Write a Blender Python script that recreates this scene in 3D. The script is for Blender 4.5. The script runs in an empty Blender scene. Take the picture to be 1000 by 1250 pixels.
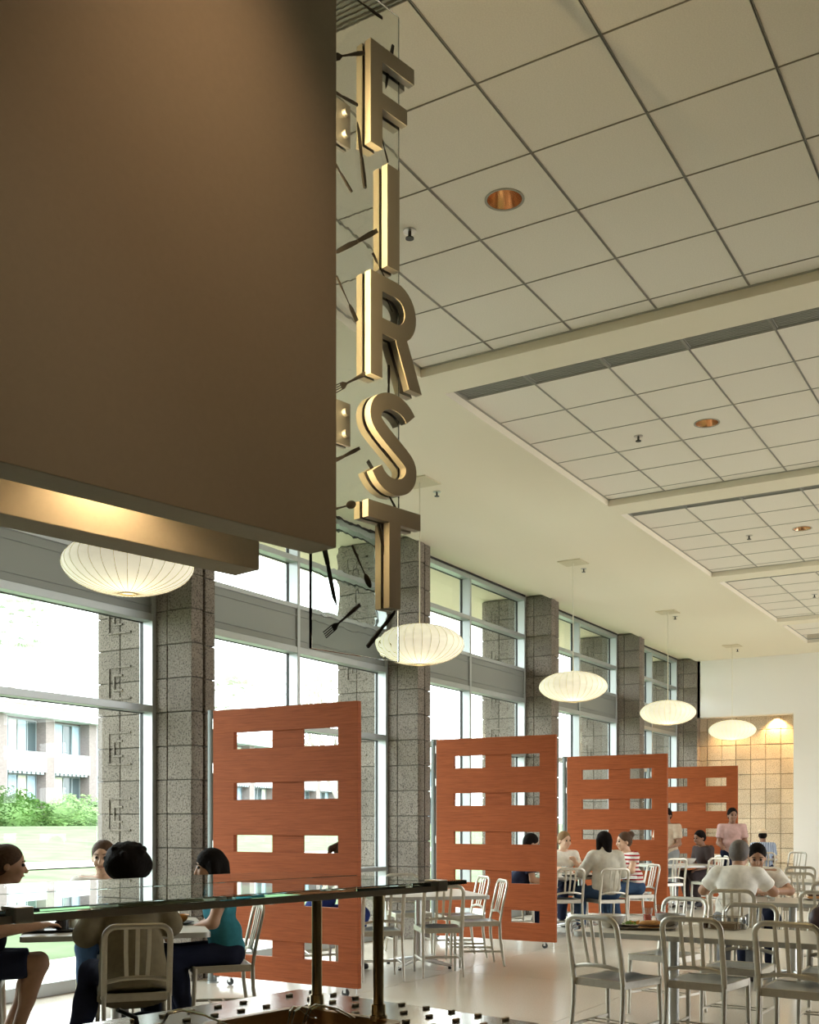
import bpy, bmesh, math, random
import numpy as np
from mathutils import Vector, Matrix
random.seed(7)
PI = math.pi
R = math.radians
scn = bpy.context.scene
COL = scn.collection

# ------------------------------------------------------------------ camera
YAW = math.atan(804 / 1331.0)          # bearing of the lens axis from the window wall direction (+X)
EYE = 1.458
cam_d = bpy.data.cameras.new('camera')
cam_d.sensor_fit = 'AUTO'; cam_d.sensor_width = 36.0
cam_d.lens = 1331 / 1250 * 36.0
cam_d.shift_y = 378.5 / 1250
cam_d.clip_end = 500
cam = bpy.data.objects.new('camera', cam_d); COL.objects.link(cam)
cam.location = (0, 0, EYE); cam.rotation_euler = (PI / 2, 0, YAW - PI / 2)
scn.camera = cam

# ------------------------------------------------------------------ world, lights, exposure
wd = bpy.data.worlds.new('sky'); scn.world = wd; wd.use_nodes = True
bg = wd.node_tree.nodes['Background']
bg.inputs[0].default_value = (0.95, 0.975, 1.0, 1); bg.inputs[1].default_value = 7.5
scn.view_settings.view_transform = 'Standard'
scn.view_settings.look = 'None'
scn.view_settings.exposure = 0.17
scn.view_settings.gamma = 1.0
scn.view_settings.use_curve_mapping = False
scn.cycles.max_bounces = 10
scn.cycles.diffuse_bounces = 6
scn.cycles.transparent_max_bounces = 24
scn.cycles.transmission_bounces = 8
scn.cycles.glossy_bounces = 5
scn.cycles.sample_clamp_indirect = 8.0
scn.cycles.caustics_reflective = False
scn.cycles.caustics_refractive = False

def light(name, kind, loc, energy, color=(1, 1, 1), **kw):
    l = bpy.data.lights.new(name, kind); l.energy = energy; l.color = color
    for k, v in kw.items():
        setattr(l, k, v)
    o = bpy.data.objects.new(name, l); COL.objects.link(o); o.location = loc
    return o
sun = light('sun', 'SUN', (0, 30, 30), 1.5, (1, .96, .88), angle=R(12))
sun.rotation_euler = (R(-28), R(22), 0)
for k in range(1, 6):                   # portals in the window openings (they guide the daylight, give none)
    p = light('window_portal', 'AREA', (1.65 + 4.06 * k, 7.75, 2.5), 1, shape='RECTANGLE', size=3.7, size_y=5.0)
    p.rotation_euler = (R(-90), 0, 0)
    p.data.cycles.is_portal = True

for k in range(3):                      # the glazing on the other side of the hall
    p = light('window_portal', 'AREA', (11.7 + 4.7 * k, -9.3, 2.5), 1, shape='RECTANGLE', size=4.4, size_y=4.2)
    p.rotation_euler = (R(90), 0, 0)
    p.data.cycles.is_portal = True

# ------------------------------------------------------------------ helpers
class MB:
    def __init__(s): s.v = []; s.f = []
    def add(s, vs, fs, M=None):
        o = len(s.v)
        s.v += [tuple(M @ Vector(p)) if M else tuple(p) for p in vs]
        s.f += [[i + o for i in f] for f in fs]
        return s
    def box(s, x0, y0, z0, x1, y1, z1, M=None):
        if x0 > x1: x0, x1 = x1, x0
        if y0 > y1: y0, y1 = y1, y0
        if z0 > z1: z0, z1 = z1, z0
        return s.add([(x0,y0,z0),(x1,y0,z0),(x1,y1,z0),(x0,y1,z0),(x0,y0,z1),(x1,y0,z1),(x1,y1,z1),(x0,y1,z1)],
                     [[0,3,2,1],[4,5,6,7],[0,1,5,4],[1,2,6,5],[2,3,7,6],[3,0,4,7]], M)
    def prism(s, poly, a, b, axis='z', M=None):
        n = len(poly)
        def pt(p, h): return (p[0], p[1], h) if axis == 'z' else ((p[0], h, p[1]) if axis == 'y' else (h, p[0], p[1]))
        vs = [pt(p, a) for p in poly] + [pt(p, b) for p in poly]
        fs = [list(range(n))[::-1], list(range(n, 2 * n))] + [[i, (i + 1) % n, n + (i + 1) % n, n + i] for i in range(n)]
        return s.add(vs, fs, M)
    def cone(s, p0, p1, r0, r1=None, n=12, caps=True):
        r1 = r0 if r1 is None else r1
        p0 = Vector(p0); p1 = Vector(p1); t = (p1 - p0).normalized()
        a = t.orthogonal().normalized(); b = t.cross(a)
        vs = []
        for p, r in ((p0, r0), (p1, r1)):
            for i in range(n):
                q = 2 * PI * i / n; vs.append(p + (a * math.cos(q) + b * math.sin(q)) * r)
        fs = [[i, (i + 1) % n, n + (i + 1) % n, n + i] for i in range(n)]
        if caps: fs += [list(range(n))[::-1], list(range(n, 2 * n))]
        return s.add(vs, fs)
    def lathe(s, prof, n=24, c=(0, 0, 0)):
        vs = []; m = len(prof)
        for r, z in prof:
            for i in range(n):
                q = 2 * PI * i / n; vs.append((c[0] + r * math.cos(q), c[1] + r * math.sin(q), c[2] + z))
        fs = [[j * n + i, j * n + (i + 1) % n, (j + 1) * n + (i + 1) % n, (j + 1) * n + i] for j in range(m - 1) for i in range(n)]
        return s.add(vs, fs)
    def sweep(s, path, a, b=None, N=None, n=8, close=False, caps=True, sq=1.0, taper=None):
        """tube along path; N is a fixed reference normal; a = half size along N, b = half size across"""
        b = a if b is None else b
        P = [Vector(p) for p in path]; L = len(P); vs = []
        for i in range(L):
            if close: t = P[(i + 1) % L] - P[i - 1]
            else: t = P[min(i + 1, L - 1)] - P[max(i - 1, 0)]
            t.normalize()
            nn = Vector(N) if N else t.orthogonal()
            nn = (nn - t * nn.dot(t)).normalized(); bb = t.cross(nn)
            k = taper[i] if taper else 1.0
            for j in range(n):
                q = 2 * PI * (j + .5) / n
                ca, sa = math.cos(q), math.sin(q)
                ca = math.copysign(abs(ca) ** sq, ca); sa = math.copysign(abs(sa) ** sq, sa)
                vs.append(P[i] + nn * (a * k * ca) + bb * (b * k * sa))
        M_ = L if close else L - 1
        fs = [[i * n + j, i * n + (j + 1) % n, ((i + 1) % L) * n + (j + 1) % n, ((i + 1) % L) * n + j] for i in range(M_) for j in range(n)]
        if caps and not close: fs += [list(range(n))[::-1], list(range((L - 1) * n, L * n))]
        return s.add(vs, fs)
    def ball(s, c, r, nu=12, nv=8, M=None):
        rx, ry, rz = (r, r, r) if not hasattr(r, '__len__') else r
        vs = [(c[0], c[1], c[2] + rz)]
        for j in range(1, nv):
            th = PI * j / nv
            for i in range(nu):
                q = 2 * PI * i / nu
                vs.append((c[0] + rx * math.sin(th) * math.cos(q), c[1] + ry * math.sin(th) * math.sin(q), c[2] + rz * math.cos(th)))
        vs.append((c[0], c[1], c[2] - rz)); e = len(vs) - 1
        fs = [[0, 1 + i, 1 + (i + 1) % nu] for i in range(nu)]
        fs += [[1 + (j - 1) * nu + i, 1 + j * nu + i, 1 + j * nu + (i + 1) % nu, 1 + (j - 1) * nu + (i + 1) % nu] for j in range(1, nv - 1) for i in range(nu)]
        fs += [[e, 1 + (nv - 2) * nu + (i + 1) % nu, 1 + (nv - 2) * nu + i] for i in range(nu)]
        return s.add(vs, fs, M)
    def mesh(s, name, mat=None, smooth=False, bevel=0, seg=1, fix=True):
        me = bpy.data.meshes.new(name); me.from_pydata([tuple(p) for p in s.v], [], s.f)
        if bevel or fix:
            bm = bmesh.new(); bm.from_mesh(me)
            if fix: bmesh.ops.recalc_face_normals(bm, faces=bm.faces)
            if bevel:
                ed = [e for e in bm.edges if len(e.link_faces) == 2 and e.calc_face_angle(0) > .6]
                bmesh.ops.bevel(bm, geom=ed, offset=bevel, segments=seg, affect='EDGES', profile=.7, clamp_overlap=True)
            bm.to_mesh(me); bm.free()
        if mat: me.materials.append(mat)
        if smooth:
            me.polygons.foreach_set('use_smooth', [True] * len(me.polygons))
            try: me.set_sharp_from_angle(angle=R(38 if smooth is True else smooth))
            except Exception: pass
        me.update()
        return me
    def build(s, name, mat, parent=None, loc=(0, 0, 0), rot=(0, 0, 0), **kw):
        return obj(name, s.mesh(name, mat, **kw), parent, loc, rot)

def obj(name, me, parent=None, loc=(0, 0, 0), rot=(0, 0, 0)):
    o = bpy.data.objects.new(name, me); COL.objects.link(o)
    o.parent = parent; o.location = loc; o.rotation_euler = rot
    return o
def tag(o, label=None, cat=None, group=None, kind=None):
    if label: o['label'] = label
    if cat: o['category'] = cat
    if group: o['group'] = group
    if kind: o['kind'] = kind
    return o
def thing(name, label, cat, loc=(0, 0, 0), rz=0, group=None):
    return tag(obj(name, None, None, loc, (0, 0, rz)), label, cat, group)
def struct(o, label=None): return tag(o, label, None, None, 'structure')
def copy_tree(o, loc, rz, label=None, group=None):
    r = o.copy(); COL.objects.link(r); r.location = loc; r.rotation_euler = (0, 0, rz)
    if label: r['label'] = label
    if group: r['group'] = group
    for ch in [c for c in COL.objects if c.parent == o] if False else list(o.children):
        c = ch.copy(); COL.objects.link(c); c.parent = r
        for g in list(ch.children):
            d = g.copy(); COL.objects.link(d); d.parent = c
    return r
def arc(cx, cy, r, a0, a1, n):
    return [(cx + r * math.cos(R(a0 + (a1 - a0) * i / n)), cy + r * math.sin(R(a0 + (a1 - a0) * i / n))) for i in range(n + 1)]
def rrect(x0, y0, x1, y1, r, n=5):
    return arc(x1 - r, y1 - r, r, 0, 90, n) + arc(x0 + r, y1 - r, r, 90, 180, n) + arc(x0 + r, y0 + r, r, 180, 270, n) + arc(x1 - r, y0 + r, r, 270, 360, n)
def plan(lat, d):
    """plan position from a survey made at the camera station: lat metres to the right, d metres ahead"""
    return (d * math.cos(YAW) + lat * math.sin(YAW), d * math.sin(YAW) - lat * math.cos(YAW))

# ------------------------------------------------------------------ materials
def nd(t, k, **kw):
    n = t.nodes.new(k)
    for a, b in kw.items(): setattr(n, a, b)
    return n
def mat(name, col, rough=.5, metal=0.0, spec=.5, noise=None, bump=None, coat=0, scale=None):
    """noise=(scale, amount, detail), bump=(scale, strength)"""
    m = bpy.data.materials.new(name); m.use_nodes = True; t = m.node_tree; p = t.nodes['Principled BSDF']
    p.inputs['Base Color'].default_value = (*col, 1); p.inputs['Roughness'].default_value = rough
    p.inputs['Metallic'].default_value = metal; p.inputs['Specular IOR Level'].default_value = spec
    p.inputs['Coat Weight'].default_value = coat
    if noise or bump:
        tc = nd(t, 'ShaderNodeTexCoord'); mp = nd(t, 'ShaderNodeMapping'); t.links.new(tc.outputs['Object'], mp.inputs[0])
        if scale: mp.inputs['Scale'].default_value = scale
    if noise:
        n = nd(t, 'ShaderNodeTexNoise'); n.inputs['Scale'].default_value = noise[0]; n.inputs['Detail'].default_value = noise[2] if len(noise) > 2 else 4
        t.links.new(mp.outputs[0], n.inputs['Vector'])
        r = nd(t, 'ShaderNodeValToRGB'); a = noise[1]
        r.color_ramp.elements[0].position = .3; r.color_ramp.elements[1].position = .7
        r.color_ramp.elements[0].color = (*[c * (1 - a) for c in col], 1); r.color_ramp.elements[1].color = (*[min(1, c * (1 + a)) for c in col], 1)
        t.links.new(n.outputs['Fac'], r.inputs[0]); t.links.new(r.outputs[0], p.inputs['Base Color'])
    if bump:
        n = nd(t, 'ShaderNodeTexNoise'); n.inputs['Scale'].default_value = bump[0]; n.inputs['Detail'].default_value = 5
        t.links.new(mp.outputs[0], n.inputs['Vector'])
        b = nd(t, 'ShaderNodeBump'); b.inputs['Strength'].default_value = bump[1]; b.inputs['Distance'].default_value = .01
        t.links.new(n.outputs['Fac'], b.inputs['Height']); t.links.new(b.outputs[0], p.inputs['Normal'])
    return m
def emit(name, col, st):
    m = bpy.data.materials.new(name); m.use_nodes = True; t = m.node_tree
    p = t.nodes['Principled BSDF']; p.inputs['Base Color'].default_value = (*col, 1); p.inputs['Roughness'].default_value = .6
    p.inputs['Emission Color'].default_value = (*col, 1); p.inputs['Emission Strength'].default_value = st
    return m
def thin_glass(name, col, refl=.06):
    m = bpy.data.materials.new(name); m.use_nodes = True; t = m.node_tree; t.nodes.clear()
    o = nd(t, 'ShaderNodeOutputMaterial'); mx = nd(t, 'ShaderNodeMixShader'); tr = nd(t, 'ShaderNodeBsdfTransparent'); gl = nd(t, 'ShaderNodeBsdfGlossy')
    tr.inputs[0].default_value = (*col, 1); gl.inputs['Roughness'].default_value = .02
    lw = nd(t, 'ShaderNodeLayerWeight'); lw.inputs[0].default_value = .5
    pw = nd(t, 'ShaderNodeMath', operation='POWER'); pw.inputs[1].default_value = 4.0
    ma = nd(t, 'ShaderNodeMath', operation='MULTIPLY_ADD'); ma.inputs[1].default_value = .55; ma.inputs[2].default_value = refl
    t.links.new(lw.outputs['Facing'], pw.inputs[0]); t.links.new(pw.outputs[0], ma.inputs[0])
    t.links.new(ma.outputs[0], mx.inputs[0]); t.links.new(tr.outputs[0], mx.inputs[1]); t.links.new(gl.outputs[0], mx.inputs[2]); t.links.new(mx.outputs[0], o.inputs[0])
    return m
def stone(name, col, dark, light_c):
    m = bpy.data.materials.new(name); m.use_nodes = True; t = m.node_tree; p = t.nodes['Principled BSDF']
    p.inputs['Roughness'].default_value = .9; p.inputs['Specular IOR Level'].default_value = .2
    g = nd(t, 'ShaderNodeNewGeometry'); oi = nd(t, 'ShaderNodeObjectInfo')
    n1 = nd(t, 'ShaderNodeTexNoise'); n1.inputs['Scale'].default_value = 62; n1.inputs['Detail'].default_value = 3; n1.inputs['Roughness'].default_value = .6
    n2 = nd(t, 'ShaderNodeTexNoise'); n2.inputs['Scale'].default_value = 2.2; n2.inputs['Detail'].default_value = 3
    t.links.new(g.outputs['Position'], n1.inputs['Vector']); t.links.new(g.outputs['Position'], n2.inputs['Vector'])
    r = nd(t, 'ShaderNodeValToRGB'); e = r.color_ramp.elements
    e[0].position = .36; e[0].color = (*dark, 1); e[1].position = .66; e[1].color = (*light_c, 1)
    x = e.new(.47); x.color = (*col, 1)
    t.links.new(n1.outputs['Fac'], r.inputs[0])
    mul = nd(t, 'ShaderNodeMix', data_type='RGBA', blend_type='MULTIPLY'); mul.inputs[0].default_value = 1
    mr = nd(t, 'ShaderNodeMapRange'); mr.inputs[1].default_value = .3; mr.inputs[2].default_value = .7; mr.inputs[3].default_value = .86; mr.inputs[4].default_value = 1.08
    t.links.new(n2.outputs['Fac'], mr.inputs[0])
    m2 = nd(t, 'ShaderNodeMath', operation='MULTIPLY_ADD'); m2.inputs[1].default_value = .2; t.links.new(oi.outputs['Random'], m2.inputs[0])
    m3 = nd(t, 'ShaderNodeMath', operation='SUBTRACT'); m3.inputs[1].default_value = .1
    t.links.new(mr.outputs[0], m3.inputs[0]); t.links.new(m3.outputs[0], m2.inputs[2])
    t.links.new(r.outputs[0], mul.inputs[6]); t.links.new(m2.outputs[0], mul.inputs[7]); t.links.new(mul.outputs[2], p.inputs['Base Color'])
    b = nd(t, 'ShaderNodeBump'); b.inputs['Strength'].default_value = .5; b.inputs['Distance'].default_value = .006
    t.links.new(n1.outputs['Fac'], b.inputs['Height']); t.links.new(b.outputs[0], p.inputs['Normal'])
    return m
def wood(name, c0, c1):
    m = bpy.data.materials.new(name); m.use_nodes = True; t = m.node_tree; p = t.nodes['Principled BSDF']
    p.inputs['Roughness'].default_value = .6; p.inputs['Specular IOR Level'].default_value = .15
    g = nd(t, 'ShaderNodeNewGeometry'); mp = nd(t, 'ShaderNodeMapping'); mp.inputs['Scale'].default_value = (1, 1.8, 48)
    t.links.new(g.outputs['Position'], mp.inputs[0])
    n = nd(t, 'ShaderNodeTexNoise'); n.inputs['Scale'].default_value = 2.2; n.inputs['Detail'].default_value = 7; n.inputs['Roughness'].default_value = .62; n.inputs['Distortion'].default_value = .5
    t.links.new(mp.outputs[0], n.inputs['Vector'])
    r = nd(t, 'ShaderNodeValToRGB'); r.color_ramp.elements[0].position = .32; r.color_ramp.elements[1].position = .7
    r.color_ramp.elements[0].color = (*c0, 1); r.color_ramp.elements[1].color = (*c1, 1)
    t.links.new(n.outputs['Fac'], r.inputs[0]); t.links.new(r.outputs[0], p.inputs['Base Color'])
    return m
M = {}
M['ceil'] = mat('ceiling_paint', (.83, .78, .66), .9, spec=.2)
M['tile'] = mat('ceiling_tile', (.82, .79, .73), .95, spec=.1, noise=(140, .05, 2))
M['tbar'] = mat('grid_bar', (.36, .36, .32), .5)
M['grille'] = mat('grille', (.30, .31, .29), .6)
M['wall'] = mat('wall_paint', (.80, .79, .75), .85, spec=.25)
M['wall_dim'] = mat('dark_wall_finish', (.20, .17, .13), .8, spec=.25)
M['fascia'] = mat('fascia_paint', (.47, .44, .36), .8, spec=.25, noise=(60, .02, 2))
M['stone'] = stone('split_stone', (.20, .172, .142), (.075, .064, .054), (.25, .22, .185))
M['stone_tan'] = stone('tan_stone', (.60, .50, .36), (.30, .24, .17), (.68, .58, .44))
M['mortar'] = mat('mortar', (.16, .15, .13), .95, spec=.1)
M['frame'] = mat('anodised_frame', (.44, .47, .47), .42, metal=.55)
M['spandrel'] = mat('spandrel_panel', (.25, .265, .245), .5, metal=.25)
M['pane'] = thin_glass('window_glass', (.95, .985, .97), .015)
M['wood'] = wood('cherry_veneer', (.235, .055, .016), (.37, .096, .028))
M['steel'] = mat('satin_steel', (.60, .60, .58), .32, metal=1.0)
M['post'] = mat('grey_post_paint', (.20, .225, .22), .5, metal=.2)
M['alu'] = mat('brushed_aluminium', (.50, .47, .40), .38, metal=.85, noise=(40, .05, 2))
M['alu_seat'] = mat('dished_aluminium', (.20, .225, .26), .30, metal=.85)
M['black'] = mat('black_rubber', (.02, .02, .02), .6)
M['white'] = mat('white_plastic', (.8, .8, .78), .5)

# =================================================================== STRUCTURE
PITCH = 4.06
COLX = [7.5 + PITCH * k for k in range(-2, 4)] + [23.38]          # near face of each pillar: -0.62 .. 23.74
CZ = 4.93                                               # main ceiling
TZ = 5.0                                                # tile plane
WY = 7.30                                               # room face of the window frames
X0, X1, Y0 = -7.0, 23.4, -9.0
# --- floor
def floor_mat():
    m = bpy.data.materials.new('polished_floor'); m.use_nodes = True; t = m.node_tree; p = t.nodes['Principled BSDF']
    g = nd(t, 'ShaderNodeNewGeometry'); n = nd(t, 'ShaderNodeTexNoise'); n.inputs['Scale'].default_value = 90; n.inputs['Detail'].default_value = 4
    n2 = nd(t, 'ShaderNodeTexNoise'); n2.inputs['Scale'].default_value = .9; n2.inputs['Detail'].default_value = 3
    t.links.new(g.outputs['Position'], n.inputs['Vector']); t.links.new(g.outputs['Position'], n2.inputs['Vector'])
    r = nd(t, 'ShaderNodeValToRGB'); r.color_ramp.elements[0].position = .3; r.color_ramp.elements[1].position = .7
    r.color_ramp.elements[0].color = (.62, .56, .46, 1); r.color_ramp.elements[1].color = (.72, .67, .57, 1)
    t.links.new(n.outputs['Fac'], r.inputs[0]); t.links.new(r.outputs[0], p.inputs['Base Color'])
    mr = nd(t, 'ShaderNodeMapRange'); mr.inputs[3].default_value = .17; mr.inputs[4].default_value = .27
    t.links.new(n2.outputs['Fac'], mr.inputs[0]); t.links.new(mr.outputs[0], p.inputs['Roughness'])
    p.inputs['Specular IOR Level'].default_value = .6
    return m
M['floor'] = floor_mat()
M['joint'] = mat('floor_joint', (.34, .31, .26), .7)
fl = struct(MB().box(X0, Y0, -.2, X1 + .4, WY + .2, -.004).build('floor', M['joint']))
SL = 1.94
slab_me = MB().box(.003, .003, -.02, SL - .003, SL - .003, 0).mesh('floor_slab', M['floor'])
for i in range(0, 12):
    for j in range(-3, 4):
        x = 7.38 + SL * (i - 4); y = 3.2 + SL * (j - 1) - SL * .0
        if x > X1 or y + SL < -6: continue
        w = min(SL, X1 + .35 - x); h = min(SL, WY + .15 - y)
        o = obj('floor_slab', slab_me, fl, (x, y, 0)); o.scale = (w / SL, h / SL, 1)
# the part of the floor behind the camera
MB().box(X0, Y0, -.02, 7.38 - SL * 4, WY, 0).build('floor_field', M['floor'], fl)
MB().box(7.38 - SL * 4, Y0, -.02, X1 + .35, 3.2 - SL * 4, 0).build('floor_field', M['floor'], fl)

# --- ceiling : soffit with coffers of lay-in tiles
COFX = [3.66 + PITCH * k for k in range(-2, 5)]
CL, CYL = 3.68, 4.33
mb = MB()
CYR = -7.2
def coffer_x(k):
    a = COFX[k]; b = a + CL
    if k == 6: b = 22.1
    return a, b
mb.box(X0, CYL, CZ, X1 + .4, 6.88, TZ + .26)
mb.box(X0, Y0, CZ, X1 + .4, CYR, TZ + .26)
prev = X0
for k in range(7):
    a, b = coffer_x(k)
    mb.box(prev, CYR, CZ, a, CYL, TZ + .26); prev = b
mb.box(prev, CYR, CZ, X1 + .4, CYL, TZ + .26)
ceil = struct(mb.build('ceiling', M['ceil']))
MB().box(X0, 6.88, 5.012, X1 + .4, WY + .2, TZ + .26).build('window_soffit', M['ceil'], ceil)
MB().box(X0, CYR, TZ + .26, X1 + .4, CYL, TZ + .3).build('plenum_liner', M['grille'], ceil)
T = .63
tile_me = MB().box(.007, .007, 0, T - .007, T - .007, .012).mesh('ceiling_tile', M['tile'])
hb = MB(); sq = [(.007, .007), (T - .007, .007), (T - .007, T - .007), (.007, T - .007)]
def hole_tile():
    n = 32; c = T / 2; r = .103; vs = []
    for i in range(n):
        q = 2 * PI * i / n; cx_, cy_ = math.cos(q), math.sin(q); e = (T / 2 - .007) / max(abs(cx_), abs(cy_))
        for z in (0, .012):
            vs.append((c + r * cx_, c + r * cy_, z)); vs.append((c + e * cx_, c + e * cy_, z))
    fs = []
    for i in range(n):
        a_ = 4 * i; b_ = 4 * ((i + 1) % n)
        fs += [[a_, a_ + 1, b_ + 1, b_], [a_ + 2, b_ + 2, b_ + 3, a_ + 3], [a_, b_, b_ + 2, a_ + 2], [a_ + 1, a_ + 3, b_ + 3, b_ + 1]]
    return MB().add(vs, fs).mesh('ceiling_tile', M['tile'])
hole_me = hole_tile()
DOWN = []; SPRK = []
tiny = MB().box(.007, .007, 0, .165, T - .007, .012).mesh('edge_tile', M['tile'])
gr = MB()
for i in range(12): gr.box(.02 + i * .0265, .02, .004, .034 + i * .0265, T - .02, .010)
gr.box(.012, .012, 0.0, .02, T - .012, .012); gr.box(  .338, .012, 0.0, .346, T - .012, .012); gr.box(.012, .012, 0, .346, .02, .012); gr.box(.012, T - .02, 0, .346, T - .012, .012)
gr_me = gr.mesh('air_grille', M['grille'])
for k in range(1, 7):
    a, b = coffer_x(k)
    par = struct(MB().box(a, CYR, TZ - .004, a + .02, CYL, TZ + .006).box(b - .02, CYR, TZ - .004, b, CYL, TZ + .006).box(a, CYL - .02, TZ - .004, b, CYL, TZ + .006).build('ceiling_coffer', M['tbar']))
    n = 0
    ny = 11 if k < 3 else 8
    for j in range(ny):
        y = CYL - .01 - T * (j + 1)
        obj('air_grille', gr_me, par, (a, y, TZ))
        for i in range(5):
            x = a + .355 + i * T
            if x + T > b + .01: break
            hole = (i == 2 and j in ((2, 4) if k == 1 else (2, 7))) and k < 6  # the overhead coffer's second hole serves the added, unseen counter lamp
            obj('ceiling_tile', hole_me if hole else tile_me, par, (x, y, TZ))
            if hole: DOWN.append((x + T / 2, y + T / 2, TZ))
            if i == 2 and j == 1: SPRK.append((x + T / 2, y + T / 2, TZ))
        if k < 6: obj('edge_tile', tiny, par, (a + .355 + 5 * T - .002, y, TZ))
        MB().box(a, y - .006, TZ - .006, b, y - .003, TZ + .004).box(a, y + .003, TZ - .006, b, y + .006, TZ + .004).build('grid_bar', M['tbar'], par)
    yr = CYL - .01 - T * ny
    MB().box(a + .02, CYR, TZ, b - .02, yr - .006, TZ + .012).build('tile_field', M['tile'], par)
    for i in range(6):
        x = a + .355 + i * T
        if x > b - .05: break
        MB().box(x - .0015, yr, TZ - .004, x + .0015, CYL, TZ + .003).build('grid_bar', M['tbar'], par)

# --- walls
wb = MB()
RY0, RY1, RZ = 4.86, 6.80, 3.71                        # the recess in the far wall
wb.box(X1, Y0, 0, X1 + .2, RY0, CZ).box(X1, RY0, RZ, X1 + .2, 6.86, CZ).box(X1, RY1, RZ - .0, X1 + .2, 6.86, CZ)
wf = struct(wb.build('wall_far', M['wall']))
sp = MB().box(-.002, -.035, -.06, 0, .035, .06).box(-.012, -.006, -.014, 0, .006, .014).build('switch_plate', M['white'], wf, (X1 - .004, 4.38, 1.42))
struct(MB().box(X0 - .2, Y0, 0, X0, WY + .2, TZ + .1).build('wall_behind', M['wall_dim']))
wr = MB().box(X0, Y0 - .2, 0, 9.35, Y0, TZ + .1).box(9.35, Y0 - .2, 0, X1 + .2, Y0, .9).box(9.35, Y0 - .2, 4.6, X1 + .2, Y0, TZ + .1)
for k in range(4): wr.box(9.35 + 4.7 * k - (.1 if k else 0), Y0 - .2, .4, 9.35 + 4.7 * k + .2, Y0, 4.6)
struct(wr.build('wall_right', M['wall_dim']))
struct(MB().box(7.40, Y0, 0, 7.66, -.35, CZ).build('wall_light_block', M['wall_dim']))  # unseen wall added to keep right-side daylight off the fascia and foreground
struct(MB().box(X0, WY - .02, 0, COLX[1], WY + .2, TZ + .1).build('wall_left', M['wall_dim']))  # solid wall closes an unseen window bay, put in to darken the near zone
# tan block wall inside the recess
rw = struct(MB().box(X1 + .34, 4.2, 0, X1 + .5, 7.3, CZ).build('wall_recess', mat('tan_mortar', (.34, .28, .20), .95, spec=.1)))
bl_me = MB().box(0, .005, .005, .06, .306, .3095).mesh('block', M['stone_tan'], bevel=.006)
for j in range(12):
    for i in range(8):
        o = obj('block', bl_me, rw, (X1 + .31 + random.uniform(-.002, .002), 4.62 + .311 * i - .06, .3145 * j - .04))
MB().box(X1 + .2, 4.4, RZ, X1 + .4, 7.0, RZ + .05).build('recess_soffit', M['wall'], rw)
MB().box(X1 + .2, RY0 - .12, 0, X1 + .4, RY0, RZ).build('recess_return', M['wall'], rw)

# --- pillars of split stone blocks
BH = .3145; BY = .305
near_me = [MB().box(.0, .004, .004, .155, BY - .004, BH - .004).mesh('block', M['stone'], bevel=.005)]
far_me = MB().box(.0, .004, .004, .135, 2 * BY - .004, BH - .004).mesh('block', M['stone'], bevel=.005)
glyph = MB()
def gbar(y0, z0, y1, z1): glyph.box(-.012, y0, z0, .01, y1, z1)
for (w, h, o) in ((.30, .32, 0), (.12, .16, .02)):
    y1 = o + w / 2; y0 = o - w / 2
    gbar(y1 - .018, -h / 2, y1, h / 2); gbar(y0 + .0, h / 2 - .018, y1 - .018, h / 2); gbar(y0, -h / 2, y1 - .018, -h / 2 + .018)
gl_me = glyph.mesh('glyph_relief', M['stone'])
PIL = ['stone block pillar nearest the counter, behind the seated group of four', 'stone block pillar between the first and second wood screens',
       'stone block pillar behind the second wood screen', 'stone block pillar behind the third wood screen', 'farthest stone block pillar beside the white wall']
for k, x in enumerate(COLX):
    if k == 0: continue
    lab = PIL[k - 2] if k >= 2 else 'stone block pillar left of the counter, outside the picture'
    p = thing('stone_pillar', lab, 'pillar', (x, 6.855, 0), 0, 'pillars along the window wall')
    MB().box(.02, .02, 0, .145, 4 * BY - .02, 5.0).box(.145, .14, 0, .23, 4 * BY - .14, 5.0).box(.23, .06, 0, .345, 4 * BY - .02, 5.0).build('mortar_core', M['mortar'], p)
    for c in range(16):
        z = BH * c - .04; 
        for j in range(4):
            obj('block', near_me[0], p, (random.uniform(-.003, .003), BY * j, z))
        for j in range(2):
            obj('block', far_me, p, (.222, 2 * BY * j + .03 * (j == 0), z))
    for c in range(3, 16, 2):
        obj('glyph_relief', gl_me, p, (0, 3 * BY, BH * c - .04))

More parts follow.
